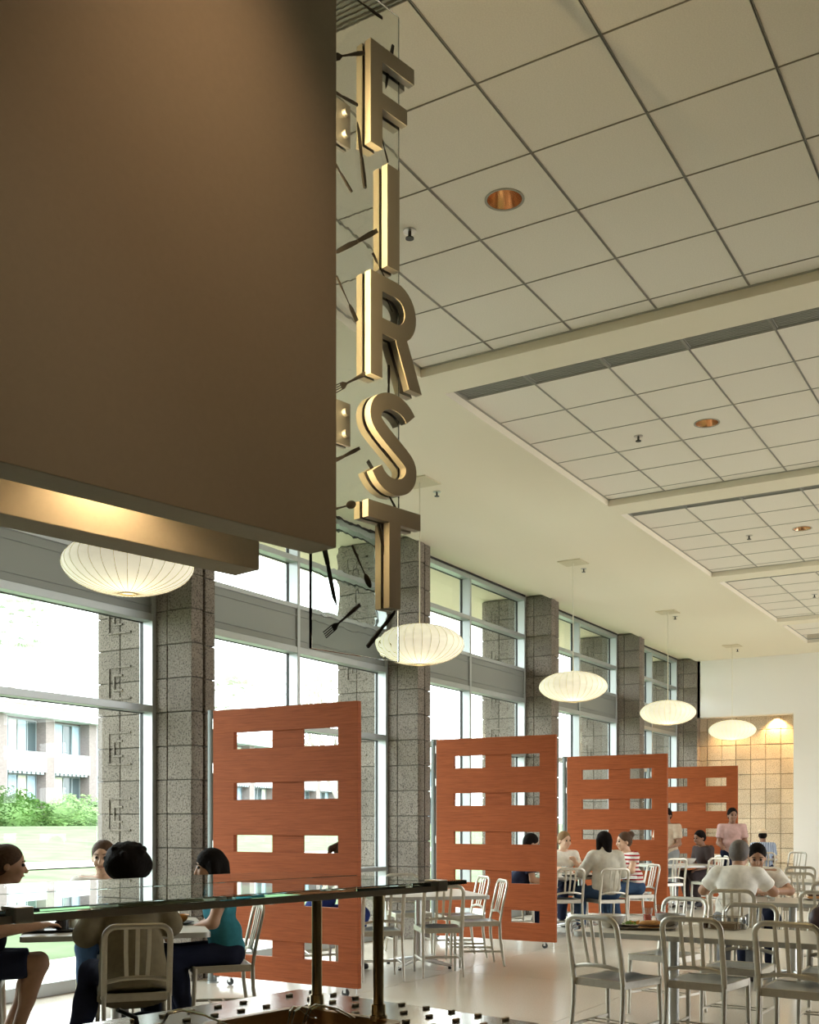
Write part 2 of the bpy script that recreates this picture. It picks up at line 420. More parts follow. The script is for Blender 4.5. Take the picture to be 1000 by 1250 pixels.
# --- windows
WB = [(0, .11), (.85, .90), (2.48, 2.545), (3.33, 3.40), (3.82, 3.87), (4.34, 4.40), (4.93, 5.01)]
win_n = 0
for k in range(1, 6):
    xa = COLX[k] + .36; xb = COLX[k + 1] if k < 5 else COLX[6]
    xm = (xa + xb) / 2
    win_n += 1
    w = struct(obj('window_%d' % win_n, None, None, (xa, WY, 0)))
    L = xb - xa
    for (z0, z1) in WB:
        MB().box(0, 0, z0, L, .16, z1).build('transom', M['frame'], w, bevel=.003)
    for x in (0, L / 2 - .025, L - .05):
        MB().box(x, -.004, .0, x + .05, .165, 5.01).build('mullion', M['frame'], w, bevel=.003)
    MB().box(.05, .02, 3.40, L - .05, .08, 3.82).build('spandrel_panel', M['spandrel'], w)
    MB().box(.05, .005, 3.47, L - .05, .02, 3.482).box(.05, .005, 3.74, L - .05, .02, 3.752).build('spandrel_trim', M['spandrel'], w)
    MB().box(.05, -.02, 4.99, L - .05, .0, 5.012).build('blind_slot', M['black'], w)
    rows = [(.11, .85), (.90, 2.48), (2.545, 3.33), (3.87, 4.34), (4.40, 4.93)]
    for (z0, z1) in rows:
        for (a, b) in ((.05, L / 2 - .025), (L / 2 + .025, L - .05)):
            MB().box(a, .135, z0, b, .141, z1).build('pane', M['pane'], w)
            MB().box(a, .12, z0, a + .006, .15, z1).box(b - .006, .12, z0, b, .15, z1).box(a, .12, z1 - .006, b, .15, z1).build('gasket', M['black'], w)

# =================================================================== OUTSIDE
M['grass'] = mat('lawn', (.115, .165, .085), .9, spec=.1, noise=(1.3, .25, 6))
M['path'] = mat('concrete_path', (.58, .55, .48), .9, spec=.1)
M['soffit_out'] = mat('exterior_stucco', (.80, .67, .53), .9)
M['b_white'] = mat('white_stucco', (.55, .57, .56), .9)
M['b_brick'] = mat('pale_brick', (.24, .20, .19), .9, noise=(9, .15, 5), scale=(1, 1, 3))
M['b_glass'] = mat('dark_window_glass', (.08, .11, .12), .1, spec=.6)
M['b_frame'] = mat('window_frame_grey', (.30, .34, .36), .5)
M['curtain_b'] = mat('blue_curtain', (.42, .54, .66), .9)
M['curtain_w'] = mat('cream_curtain', (.74, .72, .60), .9)
M['rooftile'] = mat('red_roof_tile', (.44, .25, .18), .9, noise=(3, .3, 4))
M['leaf'] = mat('hedge_leaf', (.13, .24, .07), .7, noise=(1.5, .35, 3))
M['leaf_y'] = mat('pale_shrub_leaf', (.46, .50, .26), .7)
M['palm'] = mat('hazed_palm_frond', (.42, .50, .40), .7)  # paler than real fronds: washed-out haze is put into the colour
M['bark'] = mat('grey_bark', (.40, .37, .33), .9)
def gz(y): return -.06 + max(0., min(1., (y - 10.5) / 22.)) * 1.36
gv = []; gf = []
struct(MB().box(-10, -60, -.3, 60, -9.25, -.05).build('forecourt', M['path']))
xs = [-40 + 10 * i for i in range(17)]; ys = [7.47, 9.2, 10.5, 13, 16, 20, 24, 28, 32.5, 40, 60, 120]
for y in ys:
    for x in xs: gv.append((x, y, gz(y)))
nx = len(xs)
for j in range(len(ys) - 1):
    for i in range(nx - 1): gf.append([j * nx + i, j * nx + i + 1, (j + 1) * nx + i + 1, (j + 1) * nx + i])
struct(MB().add(gv, gf).build('ground_lawn', M['grass'], fix=False), 'bright green lawn sloping up to the building outside')
struct(MB().box(-40, 7.47, -.1, 60, 9.4, -.03).build('terrace', M['path']))
pz = gz(19) + .02
struct(MB().add([(-40, 18.6, gz(18.6) + .03), (90, 18.6, gz(18.6) + .03), (90, 19.9, gz(19.9) + .03), (-40, 19.9, gz(19.9) + .03)], [[0, 1, 2, 3]]).build('garden_path', M['path'], fix=False))
struct(MB().box(-7, 7.47, 5.012, 40, 8.98, 5.3).box(-7, 8.98, 4.96, 40, 9.1, 5.6).build('eave_soffit', M['soffit_out']))

# the two-storey building across the lawn
B0 = (29.8, 37.7); BA = R(10)
bd = thing('apartment_block', 'two-storey pale brick building with white balcony panels beyond the lawn', 'building', (B0[0], B0[1], 1.30), BA)
BP = 2.95
def bays(a, b): return range(a, b)
for i in bays(-5, 20):
    x = i * BP
    MB().box(x - .55, -.3, -.4, x, .5, 4.62).build('brick_pier', M['b_brick'], bd)
    MB().box(x, -.28, -.4, x + .05, .5, 4.62).build('pier_reveal', M['b_white'], bd)
    MB().box(x + .05, -.34, 2.30, x + BP - .55, -.1, 3.16).build('balcony_panel', M['b_white'], bd)
    sc = MB()
    for q in range(8): sc.box(x + .1 + q * .28, -.33, 2.2, x + .27 + q * .28, -.12, 2.30)
    sc.build('balcony_fringe', M['b_frame'], bd)
    for (z0, z1) in ((.0, 2.2), (3.16, 4.55)):
        wn = MB()
        for q in (0, .58, 1.16, 1.75, 2.33): wn.box(x + .05 + q, .2, z0, x + .09 + q, .3, z1)
        wn.box(x + .05, .2, z1 - .05, x + BP - .55, .3, z1).box(x + .05, .2, z0, x + BP - .55, .3, z0 + .05)
        wo = wn.build('window', M['b_frame'], bd)
        MB().box(x + .05, .26, z0, x + BP - .55, .28, z1).build('pane', M['b_glass'], wo)
        for q in range(4):
            h = (i * 7 + q * 3 + int(z0) * 5) % 4
            if h == 0 or (q in (1, 2) and (i + q) % 3 == 0): continue
            cm = MB(); n = 10; xa = x + .1 + q * .58
            cm.add([(xa + .5 * u / n, .235 + .012 * (u % 2), zz) for u in range(n + 1) for zz in (z0 + .05, z1 - .05)],
                   [[2 * u, 2 * u + 2, 2 * u + 3, 2 * u + 1] for u in range(n)])
            cm.build('curtain', M['curtain_b'] if h % 2 else M['curtain_w'], wo, fix=False)
xa, xb = -5 * BP - .6, 20 * BP
MB().box(xa, .3, -.4, xb, 6, 4.62).build('wall', M['b_brick'], bd)
MB().box(xa, -.75, 4.62, xb, 6.2, 4.98).build('roof_fascia', M['b_white'], bd)
rt = MB()
rt.box(xa, -.7, 4.98, xb, 6.2, 5.10)
rt.build('roof', M['rooftile'], bd)

def leaf_mass(n, rx, ry, rz, ls, seed, mt, name):
    rg = random.Random(seed); m = MB()
    for _ in range(n):
        th = rg.uniform(0, 2 * PI); u = rg.uniform(-.35, 1); r = (1 - max(0, rg.gauss(0, .16)) * .8)
        w = math.sqrt(max(0, 1 - u * u)); lump = 1 + .18 * math.sin(3 * th + seed) * math.cos(4 * u + seed)
        c = Vector((rx * w * math.cos(th) * r * lump, ry * w * math.sin(th) * r * lump, rz * (u * r + .35) * lump))
        a = Vector((rg.gauss(0, 1), rg.gauss(0, 1), rg.gauss(0, .6))).normalized(); b = a.orthogonal().normalized()
        L = ls * rg.uniform(.6, 1.3)
        m.add([c - a * L, c + b * L * .35, c + a * L, c - b * L * .35], [[0, 1, 2, 3]])
    return m.mesh(name, mt, fix=False)
bush = [leaf_mass(2600, 1.85, 1.1, .95, .10, s, M['leaf'], 'foliage') for s in (1, 2, 3)]
ca, sa = math.cos(BA), math.sin(BA)
def bl(x, y): return (B0[0] + x * ca - y * sa, B0[1] + x * sa + y * ca)
core = MB().ball((0, 0, .3), (1.6, .85, .75), 14, 8).mesh('twig_mass', M['leaf'])
for i in range(10):
    x, y = bl(-6 + i * 3.15, -3.2 + .3 * math.sin(i * 2.1))
    lab = ('%s green hedge bush from the left before the far building' % ['first', 'second', 'third', 'fourth', 'fifth', 'sixth', 'seventh', 'eighth', 'ninth', 'tenth', 'eleventh', 'twelfth', 'thirteenth'][i])
    t_ = thing('hedge_bush', lab, 'bush', (x, y, gz(y) - .05), BA + PI * (i % 2), 'hedge bushes outside')
    t_.scale = (1, 1, .95 + .1 * math.sin(i * 1.7))
    obj('foliage', bush[i % 3], t_); obj('twig_mass', core, t_)
x, y = bl(-.3, -7.0)
t_ = thing('pale_shrub', 'small yellowish flowering shrub before the green hedge', 'bush', (x, y, gz(y)), 0)
obj('foliage', leaf_mass(900, .75, .7, .8, .09, 9, M['leaf_y'], 'foliage'), t_)
obj('stem', MB().cone((0, 0, -.1), (.05, .02, .6), .05, .02, 7).mesh('stem', M['bark']), t_)
def palm(loc, h, rad, label, seed):
    rg = random.Random(seed)
    t_ = thing('palm_tree', label, 'palm tree', loc, 0, 'palms beyond the lawn')
    MB().sweep([(0, 0, -.3), (.1, .05, h * .5), (0, 0, h)], .22, .22, n=10, taper=[1.3, .9, .8]).build('trunk', M['bark'], t_, smooth=True)
    fr = MB()
    for i in range(46):
        az = rg.uniform(0, 2 * PI); el = rg.uniform(-.7, 1.2); L = rad * rg.uniform(.75, 1.1)
        d = Vector((math.cos(az) * math.cos(el), math.sin(az) * math.cos(el), math.sin(el)))
        st = Vector((0, 0, h)); tip = st + d * L * .55
        fr.cone(st, tip, .025, .012, 4, caps=False)
        sd = d.cross(Vector((0, 0, 1))).normalized(); up = sd.cross(d)
        for q in range(15):
            an = -1.25 + 2.5 * q / 14
            e = tip + (d * math.cos(an) + sd * math.sin(an)) * L * .5 * rg.uniform(.85, 1) - Vector((0, 0, .08 * L * abs(an)))
            wv = (d * math.cos(an + 1.57) + sd * math.sin(an + 1.57)) * .035
            fr.add([tip - wv, tip + wv, e], [[0, 1, 2]])
    fr.build('crown', M['palm'], t_, fix=False)
palm((40.0, 49.8, 1.2), 11.2, 2.9, 'tall fan palm at the upper left corner of the window', 3)
palm((61.8, 52.4, 1.2), 9.5, 3.0, 'shorter fan palm above the first wood screen', 5)
palm((74.7, 54.3, 1.2), 11.0, 2.9, 'fan palm right of the window mullion above the first screen', 8)
# bare tree outside the second bay
def bare_tree(loc, h, label, seed):
    rg = random.Random(seed); t_ = thing('bare_tree', label, 'tree', loc, 0)
    tr = MB(); tw = MB()
    def br(p, d, L, r, lv):
        q = p + d * L
        (tr if lv < 2 else tw).cone(p, q, r, r * .65, 6 if lv < 2 else 4, caps=False)
        if lv == 5: return
        for _ in range(3 if lv > 0 else 5):
            nd_ = (d + Vector((rg.gauss(0, .45), rg.gauss(0, .45), rg.gauss(.1, .3)))).normalized()
            br(p + d * L * rg.uniform(.65, 1), nd_, L * rg.uniform(.6, .8), r * .55, lv + 1)
    br(Vector((0, 0, -.1)), Vector((0, 0, 1)), h * .36, .09, 0)
    tr.build('trunk', M['bark'], t_, fix=False); tw.build('twigs', M['bark'], t_, fix=False)
bare_tree((21.0, 14.5, gz(14.5)), 6.2, 'slender leafless tree outside the second window bay', 4)

# =================================================================== SCREENS
SCR = ['reddish slotted wood screen on wheels, darkest and nearest, behind the woman in teal', 'reddish slotted wood screen on wheels beside the table with empty chairs',
       'orange slotted wood screen on wheels behind the woman in the striped shirt', 'farthest and smallest slotted wood screen, near the white wall']
PZ0, PZ1 = .075, 2.463
SLOT = [(2.105, 2.255), (1.655, 1.805), (1.195, 1.343), (.738, .885), (.285, .428)]
PY0, PY1 = 5.03, 6.60
for k in range(4):
    x = [7.5, 11.56, 15.62, 19.60][k]
    p = thing('wood_screen', SCR[k], 'screen', (x, PY0, 0), 0, 'slotted wood screens')
    w = PY1 - PY0; th = .05
    zs = [PZ1] + [v for s_ in SLOT for v in (s_[1], s_[0])] + [PZ0]
    for i in range(0, len(zs), 2):
        MB().box(0, 0, zs[i + 1], th, w, zs[i]).build('board', M['wood'], p, bevel=.0015)
    for (z0, z1) in SLOT:
        MB().box(0.0, 0, z0, th, .197, z1).build('end_block', M['wood'], p)
        MB().box(0.0, w - .24, z0, th, w, z1).build('end_block', M['wood'], p)
        MB().box(.016, .572, z0, th - .016, .908, z1).build('center_block', M['wood'], p)
    for yy in (.14, w - .18):
        c = MB().cone((.012, yy, .03), (.038, yy, .03), .03, n=16).build('caster', M['black'], p, smooth=True)
        MB().box(.008, yy - .012, .03, .012, yy + .012, .078).box(.038, yy - .012, .03, .042, yy + .012, .078).build('caster_fork', M['steel'], c)
    MB().cone((.025, .03, .003), (.025, .03, .08), .004, n=8).build('floor_bolt', M['steel'], p)
    ps = MB().cone((.06, w + .062, 0), (.06, w + .062, PZ1 + .01), .042, n=18).build('pivot_post', M['post'], p, smooth=True)
    MB().box(.03, w + .004, .05, .09, w + .022, PZ1 + .005).build('hinge_stile', M['post'], ps)
    for z in (.4, 1.2, 1.9, 2.3): MB().cone((.03, w + .018, z), (.03, w + .018, z + .09), .012, n=10).build('hinge', M['steel'], ps, smooth=True)
    MB().cone((.06, w + .055, 0), (.06, w + .055, .012), .055, n=18).build('base_flange', M['frame'], ps, smooth=True)

# =================================================================== HANGING FASCIA, LIGHT BEAM
SA = -R(11.4)                                           # bearing of the serving line
cu, su = math.cos(SA), math.sin(SA)
O_sign = plan(-.3263, 3.59)                              # foot of the glass sheet's left edge
FLEN = 5.2
fa = thing('hanging_bulkhead', 'big plain beige fascia hanging over the serving counter', 'fascia', (O_sign[0], O_sign[1], 0), SA)
MB().box(-FLEN, -.125, 2.34, 0, 0, CZ).build('panel', M['fascia'], fa, bevel=.002)
bm_ = thing('light_beam', 'lower beige beam behind the hanging fascia, lit warm from within', 'beam', (O_sign[0], O_sign[1], 0), SA)
MB().box(-FLEN, .282, 2.335, .018, .415, 2.62).build('beam', M['fascia'], bm_, bevel=.002)
MB().box(-FLEN, .0, 2.62, -.02, .415, 2.66).build('cove_top', M['fascia'], bm_)
MB().box(-FLEN, .0, 2.66, -FLEN + .1, .3, CZ).box(-.9, .1, 2.66, -.8, .3, CZ).build('hanger', M['fascia'], bm_)
# two small lamps inside the cove
M['lamp_hot'] = emit('warm_lamp', (1, .72, .42), 9)
for sx in (-.62, -2.3):
    lp = MB().cone((sx, .14, 2.60), (sx, .14, 2.62), .05, n=20).build('cove_lamp', M['lamp_hot'], bm_)
    wx, wy = O_sign[0] + sx * cu - .14 * su, O_sign[1] + sx * su + .14 * cu
    light('cove_light', 'SPOT', (wx, wy, 2.595), 16, (1, .66, .34), spot_size=R(150), spot_blend=.6, shadow_soft_size=.04)

# =================================================================== SIGN
M['sign_glass'] = bpy.data.materials.new('rippled_glass'); M['sign_glass'].use_nodes = True
t = M['sign_glass'].node_tree; p = t.nodes['Principled BSDF']
p.inputs['Base Color'].default_value = (.93, .97, .95, 1); p.inputs['Roughness'].default_value = .0; p.inputs['Transmission Weight'].default_value = 1; p.inputs['IOR'].default_value = 1.45
g = nd(t, 'ShaderNodeTexCoord'); n = nd(t, 'ShaderNodeTexNoise'); n.inputs['Scale'].default_value = 22; n.inputs['Detail'].default_value = 1.0
b = nd(t, 'ShaderNodeBump'); b.inputs['Strength'].default_value = .013; b.inputs['Distance'].default_value = .01
t.links.new(g.outputs['Object'], n.inputs['Vector']); t.links.new(n.outputs['Fac'], b.inputs['Height']); t.links.new(b.outputs[0], p.inputs['Normal'])
M['letter'] = mat('letter_metal', (.48, .45, .38), .45, metal=.2)
M['cutlery'] = mat('dark_cutlery_steel', (.035, .032, .03), .35, metal=.6)
M['bracket'] = mat('bracket_steel', (.45, .45, .43), .3, metal=.9)
sg = thing('hanging_sign', 'vertical glass sign with metal letters spelling FIRST and cutlery set in the glass', 'sign', (O_sign[0], O_sign[1], 0), SA)
GW, GZ0, GZ1 = .422, 2.03, 4.335
MB().box(0, -.007, GZ0, GW, .007, GZ1).build('glass_panel', M['sign_glass'], sg, bevel=.001)
LX, LH, ST, DP = .244, .357, .058, .075
def ribbon(path, w, y0, y1):
    """flat ribbon letter stroke in the xz plane"""
    m = MB(); P = [Vector((a, 0, b)) for a, b in path]; L = len(P); vs = []
    for i in range(L):
        t_ = (P[min(i + 1, L - 1)] - P[max(i - 1, 0)]).normalized(); nn = Vector((-t_.z, 0, t_.x))
        for yy in (y0, y1):
            for s_ in (-1, 1):
                q = P[i] + nn * (w / 2 * s_); vs.append((q.x, yy, q.z))
    fs = []
    for i in range(L - 1):
        a = 4 * i; b_ = a + 4
        fs += [[a, a + 1, b_ + 1, b_], [a + 2, b_ + 2, b_ + 3, a + 3], [a, b_, b_ + 2, a + 2], [a + 1, a + 3, b_ + 3, b_ + 1]]
    fs += [[0, 2, 3, 1], [4 * (L - 1), 4 * (L - 1) + 1, 4 * (L - 1) + 3, 4 * (L - 1) + 2]]
    return m.add(vs, fs)
def letter_mesh(ch, y0, y1):
    m = MB()
    def bx(a, c, b_, d): m.box(a, y0, c, b_, y1, d)
    if ch == 'F':
        m.prism([(0, 0), (ST, 0), (ST, .14), (.185, .14), (.185, .195), (ST, .195), (ST, .302), (.222, .302), (.222, .357), (0, .357)], y0, y1, 'y')
    elif ch == 'I': bx(.083, 0, .083 + ST + .004, LH)
    elif ch == 'T':
        m.prism([(.105, 0), (.163, 0), (.163, .298), (.268, .298), (.268, .357), (0, .357), (0, .298), (.105, .298)], y0, y1, 'y')
    elif ch == 'R':
        outer = [(ST, .155), (.125, .155), (.196, 0), (.263, 0), (.187, .165)] + [(a, b_) for a, b_ in arc(.13, .255, .102, -58, 90, 12)] + [(0, .357), (0, 0), (ST, 0)]
        inner = [(ST, .302)] + [(a, b_) for a, b_ in arc(.128, .256, .046, 90, -90, 10)] + [(ST, .21)]
        n1 = len(outer); bmx = bmesh.new()
        for yy in (y0,):
            vo = [bmx.verts.new((a, yy, b_)) for a, b_ in outer]; vi = [bmx.verts.new((a, yy, b_)) for a, b_ in inner]
            eo = [bmx.edges.new((vo[i], vo[(i + 1) % len(vo)])) for i in range(len(vo))]; ei = [bmx.edges.new((vi[i], vi[(i + 1) % len(vi)])) for i in range(len(vi))]
        bmesh.ops.triangle_fill(bmx, use_beauty=True, edges=eo + ei)
        r = bmesh.ops.extrude_face_region(bmx, geom=list(bmx.faces))
        for v in r['geom']:
            if isinstance(v, bmesh.types.BMVert): v.co.y = y1
        bmx.verts.index_update()
        m.add([tuple(v.co) for v in bmx.verts], [[v.index for v in f.verts] for f in bmx.faces]); bmx.free()
    elif ch == 'S':
        c1, c2 = (.118, .262), (.118, .100)
        a1 = [(c1[0] + .093 * math.cos(R(a)), c1[1] + .066 * math.sin(R(a))) for a in range(22, 215, 8)]
        mid = [(.060, .218), (.09, .195), (.125, .175), (.155, .155)]
        a2 = [(c2[0] + .090 * math.cos(R(a)), c2[1] + .071 * math.sin(R(a))) for a in range(38, -168, -8)]
        path = a1 + mid[1:3] + a2
        for _ in range(3): path = [path[0]] + [tuple(.25 * path[i - 1][q] + .5 * path[i][q] + .25 * path[i + 1][q] for q in (0, 1)) for i in range(1, len(path) - 1)] + [path[-1]]
        m = ribbon(path, .056, y0, y1)
    return m
for ch, zt in zip('FIRST', (4.153, 3.757, 3.357, 2.963, 2.566)):
    lx = LX + (-.012 if ch == 'T' else 0)
    lt = letter_mesh(ch, -.038, -.010).build('letter', M['letter'], sg, (lx, 0, zt - LH), smooth=30)
    letter_mesh(ch, .010, .038).build('letter_back', M['letter'], lt, (0, 0, 0), smooth=30)
    tag(lt, 'metal letter ' + ch)
for z in (3.885, 2.875):
    br = MB().box(.012, -.020, z - .145, .165, -.0085, z).build('bracket', M['bracket'], sg, bevel=.001)
    MB().box(.012, .0085, z - .145, .165, .020, z).build('back_plate', M['bracket'], br, bevel=.001)
    for dz in (-.036, -.108): MB().cone((.138, -.020, z + dz), (.138, -.034, z + dz), .014, .012, n=12).build('bolt', M['bracket'], br, smooth=True)
# cutlery on the glass : local pieces lie in the xz plane, handle end at the origin, head along +z
def fork():
    m = MB()
    m.sweep([(0, 0, 0), (0, 0, .03), (0, 0, .09), (0, 0, .125)], .0025, .007, N=(0, 1, 0), n=6, taper=[.9, 1.1, .55, .45])
    m.prism([(-.003, .122), (.003, .122), (.011, .14), (.0115, .152), (-.0115, .152), (-.011, .14)], -.002, .002, 'y')
    for q in range(4): m.box(-.0115 + q * .0067, -.0015, .15, -.0085 + q * .0067, .0015, .195)
    return m.mesh('fork', M['cutlery'])
def knife():
    m = MB()
    m.prism([(-.006, 0), (.006, 0), (.0075, .04), (.005, .10), (-.005, .10), (-.0075, .04)], -.004, .004, 'y')
    m.prism([(-.006, .10), (.005, .10), (.009, .14), (.008, .19), (.0, .215), (-.004, .20), (-.006, .14)], -.0015, .0015, 'y')
    return m.mesh('knife', M['cutlery'])
def spoon():
    m = MB()
    m.sweep([(0, 0, 0), (0, 0, .03), (0, 0, .09), (0, 0, .125)], .0025, .0065, N=(0, 1, 0), n=6, taper=[.9, 1.1, .55, .5])
    m.ball((0, 0, .15), (.0165, .004, .03), 14, 8)
    return m.mesh('spoon', M['cutlery'])
CUT = {'fork': fork(), 'knife': knife(), 'spoon': spoon()}
# kind, x, z of handle end, angle from +z (deg, positive leans to +x), scale
for kind, x, z, a, s_ in [('fork', 0.22, 2.204, -127, 1.06), ('spoon', 0.181, 2.402, 145, 0.89), ('knife', 0.033, 2.431, 163, 1.2), ('knife', 0.256, 2.064, 44, 0.99), ('spoon', 0.059, 2.491, 68, 0.85), ('knife', 0.216, 2.741, -122, 0.87), ('fork', 0.26, 3.016, -124, 1.03), ('fork', 0.108, 3.293, 141, 0.79), ('knife', 0.301, 3.521, -128, 1.2), ('knife', 0.181, 3.605, -52, 0.66), ('knife', 0.244, 3.646, -10, 1.0), ('knife', 0.208, 3.915, -95, 0.7), ('fork', 0.24, 4.111, -122, 1.03), ('fork', 0.33, 4.279, -92, 1.06), ('knife', 0.384, 4.212, -168, 0.82), ('knife', 0.359, 3.785, -24, 0.43), ('spoon', 0.384, 3.266, -44, 0.5), ('knife', 0.363, 3.071, 180, 0.65), ('fork', 0.359, 2.612, -47, 0.72), ('knife', 0.256, 2.851, 133, 0.84), ('knife', 0.405, 2.567, -43, 0.52), ('knife', 0.309, 2.501, 162, 0.69), ('fork', 0.354, 3.361, -44, 0.54)]:
    c = obj(kind, CUT[kind], sg, (x, -.0105, z), (0, R(a), 0)); c.scale = (s_, s_, s_)
# the lamp that washes the letters from the end of the fascia
M['lampbody'] = mat('black_lamp_housing', (.03, .03, .03), .5)
sl = thing('light_strip', 'slim warm light strip on the end of the fascia, behind the letters', 'light strip', (O_sign[0], O_sign[1], 0), SA)
M['strip'] = emit('strip_diffuser', (1, .74, .36), 4)
for yy, e_ in ((-.05, 14), (.035, 12)):
    MB().box(.001, yy - .01, 2.45, .008, yy + .01, 4.05).build('channel', M['bracket'], sl)
    MB().box(.008, yy - .007, 2.46, .010, yy + .007, 4.04).build('diffuser', M['strip'], sl)
    wx, wy = O_sign[0] + .012 * cu - yy * su, O_sign[1] + .012 * su + yy * cu
    q = light('strip_light', 'AREA', (wx, wy, 3.2), e_, (1, .72, .34), shape='RECTANGLE', size=1.4, size_y=.012)
    q.rotation_euler = (0, -PI / 2, SA)
# =================================================================== SERVING COUNTER AND GUARD
CA = YAW - R(40.3)                                      # bearing of the counter's long side
Cc = plan(-.3665, 3.64)                                 # far right corner of the top
M['counter'] = mat('stainless_top', (.62, .61, .58), .16, metal=1.0, noise=(30, .04, 2))
M['stud'] = mat('bronze_stud', (.46, .38, .26), .4, metal=.4)
M['pan'] = mat('bronze_pan', (.68, .45, .21), .35, metal=.2)
M['gguard'] = bpy.data.materials.new('guard_glass'); M['gguard'].use_nodes = True
p = M['gguard'].node_tree.nodes['Principled BSDF']
p.inputs['Base Color'].default_value = (.80, .94, .88, 1); p.inputs['Roughness'].default_value = 0; p.inputs['Transmission Weight'].default_value = 1; p.inputs['IOR'].default_value = 1.5
ct = thing('serving_counter', 'stainless steel serving counter with studs and food wells', 'counter', (Cc[0], Cc[1], 0), CA)
CW, CLN = .95, 2.6
well = [(-.62, -.66, -.265, -.275), (-1.20, -.66, -.68, -.275), (-1.78, -.66, -1.26, -.275)]
# top with openings: strips around the wells
tp = MB(); tp.box(-CLN, -.27, .865, 0, 0, .9).box(-CLN, -CW, .865, 0, -.665, .9)
xs_ = [0] + [v for w_ in well for v in (w_[2], w_[0])] + [-CLN]
for i in range(0, len(xs_), 2): tp.box(xs_[i + 1], -.665, .865, xs_[i], -.27, .9)
tp.build('countertop', M['counter'], ct)
MB().box(-CLN + .03, -CW + .03, .1, -.03, -.03, .60).box(-CLN + .03, -.06, .6, -.03, -.03, .865).box(-CLN + .03, -CW + .03, .6, -.03, -CW + .06, .865).box(-.06, -CW + .06, .6, -.03, -.06, .865).box(-CLN + .03, -CW + .06, .6, -CLN + .06, -.06, .865).build('cabinet', M['counter'], ct)
MB().box(-CLN + .08, -CW + .08, 0, -.08, -.08, .1).build('plinth', M['black'], ct)
st_me = MB().box(-.0065, -.012, 0, .0065, .012, .012).mesh('stud', M['stud'], bevel=.002)
st_me2 = MB().box(-.012, -.0065, 0, .012, .0065, .008).mesh('stud', M['stud'], bevel=.002)
for i in range(3):
    for j in range(9):
        n_ = .082 + .0965 * j
        if i == 2 and j < 2: continue
        obj('stud', st_me2, ct, (-.022 - .103 * i, -n_, .9))
for i in range(3, 22):
    for j in range(2): obj('stud', st_me2, ct, (-.022 - .1 * i + .01, -(.075 + .105 * j), .9))
for wx0, wy0, wx1, wy1 in well:
    pn = MB()
    def ring(x0, y0, x1, y1, z, r): return [(a, b_, z) for a, b_ in rrect(x0, y0, x1, y1, r, 4)]
    rg_ = [ring(wx0 - .015, wy0 - .015, wx1 + .015, wy1 + .015, .9005, .03), ring(wx0 - .015, wy0 - .015, wx1 + .015, wy1 + .015, .907, .03), ring(wx0 + .008, wy0 + .008, wx1 - .008, wy1 - .008, .907, .04),
           ring(wx0 + .015, wy0 + .015, wx1 - .015, wy1 - .015, .85, .04), ring(wx0 + .03, wy0 + .03, wx1 - .03, wy1 - .03, .79, .04)]
    n_ = len(rg_[0]); vs = [v for r_ in rg_ for v in r_]
    fs = [[q * n_ + i, q * n_ + (i + 1) % n_, (q + 1) * n_ + (i + 1) % n_, (q + 1) * n_ + i] for q in range(len(rg_) - 1) for i in range(n_)] + [list(range((len(rg_) - 1) * n_, len(rg_) * n_))]
    pn.add(vs, fs); pn.build('food_pan', M['pan'], ct, smooth=True, fix=False)
# wire tong handles and a black ladle handle resting in the pans
M['wire'] = mat('chrome_wire', (.75, .75, .73), .15, metal=1)
def tongs(loc, rz, label):
    t_ = thing('serving_tongs', label, 'tongs', loc, rz, 'serving tongs in the pans')
    for s_ in (-1, 1):
        MB().sweep([(.0, s_ * .012, .0), (.07, s_ * .014, .035), (.13, s_ * .012, .052), (.165, s_ * .006, .045), (.19, s_ * .005, .0)], .003, n=6).build('arm', M['wire'], t_, smooth=True)
    MB().sweep([(.0, -.012, 0), (-.012, 0, -.004), (0, .012, 0)], .003, n=6).build('spring_bow', M['wire'], t_, smooth=True)
    return t_
def cl(u, n_): return (Cc[0] + u * math.cos(CA) + n_ * math.sin(CA), Cc[1] + u * math.sin(CA) - n_ * math.cos(CA))
x, y = cl(-.30, .52); tongs((x, y, .907), CA + R(180), 'wire serving tongs lying across the pan rim beside the near guard post')
x, y = cl(-.37, .44); tongs((x, y, .907), CA + R(205), 'wire serving tongs lying in the pan between the two guard posts')
x, y = cl(-.60, .34); tongs((x, y, .907), CA + R(160), 'wire serving tongs at the far left corner of the pan')
x, y = cl(-.86, .33)
ld = thing('ladle', 'black handled ladle standing in the food pan', 'ladle', (x, y, .80), CA)
MB().sweep([(.02, 0, 0), (-.02, 0, .12), (-.03, .0, .165), (-.075, .012, .19)], .009, .006, N=(0, 1, 0), n=8).build('handle', M['black'], ld, smooth=True)
MB().lathe([(.002, -.03), (.03, -.025), (.045, 0), (.043, 0), (.028, -.02), (.002, -.026)], 16, (.04, 0, .03)).build('bowl', M['steel'], ld, smooth=True)

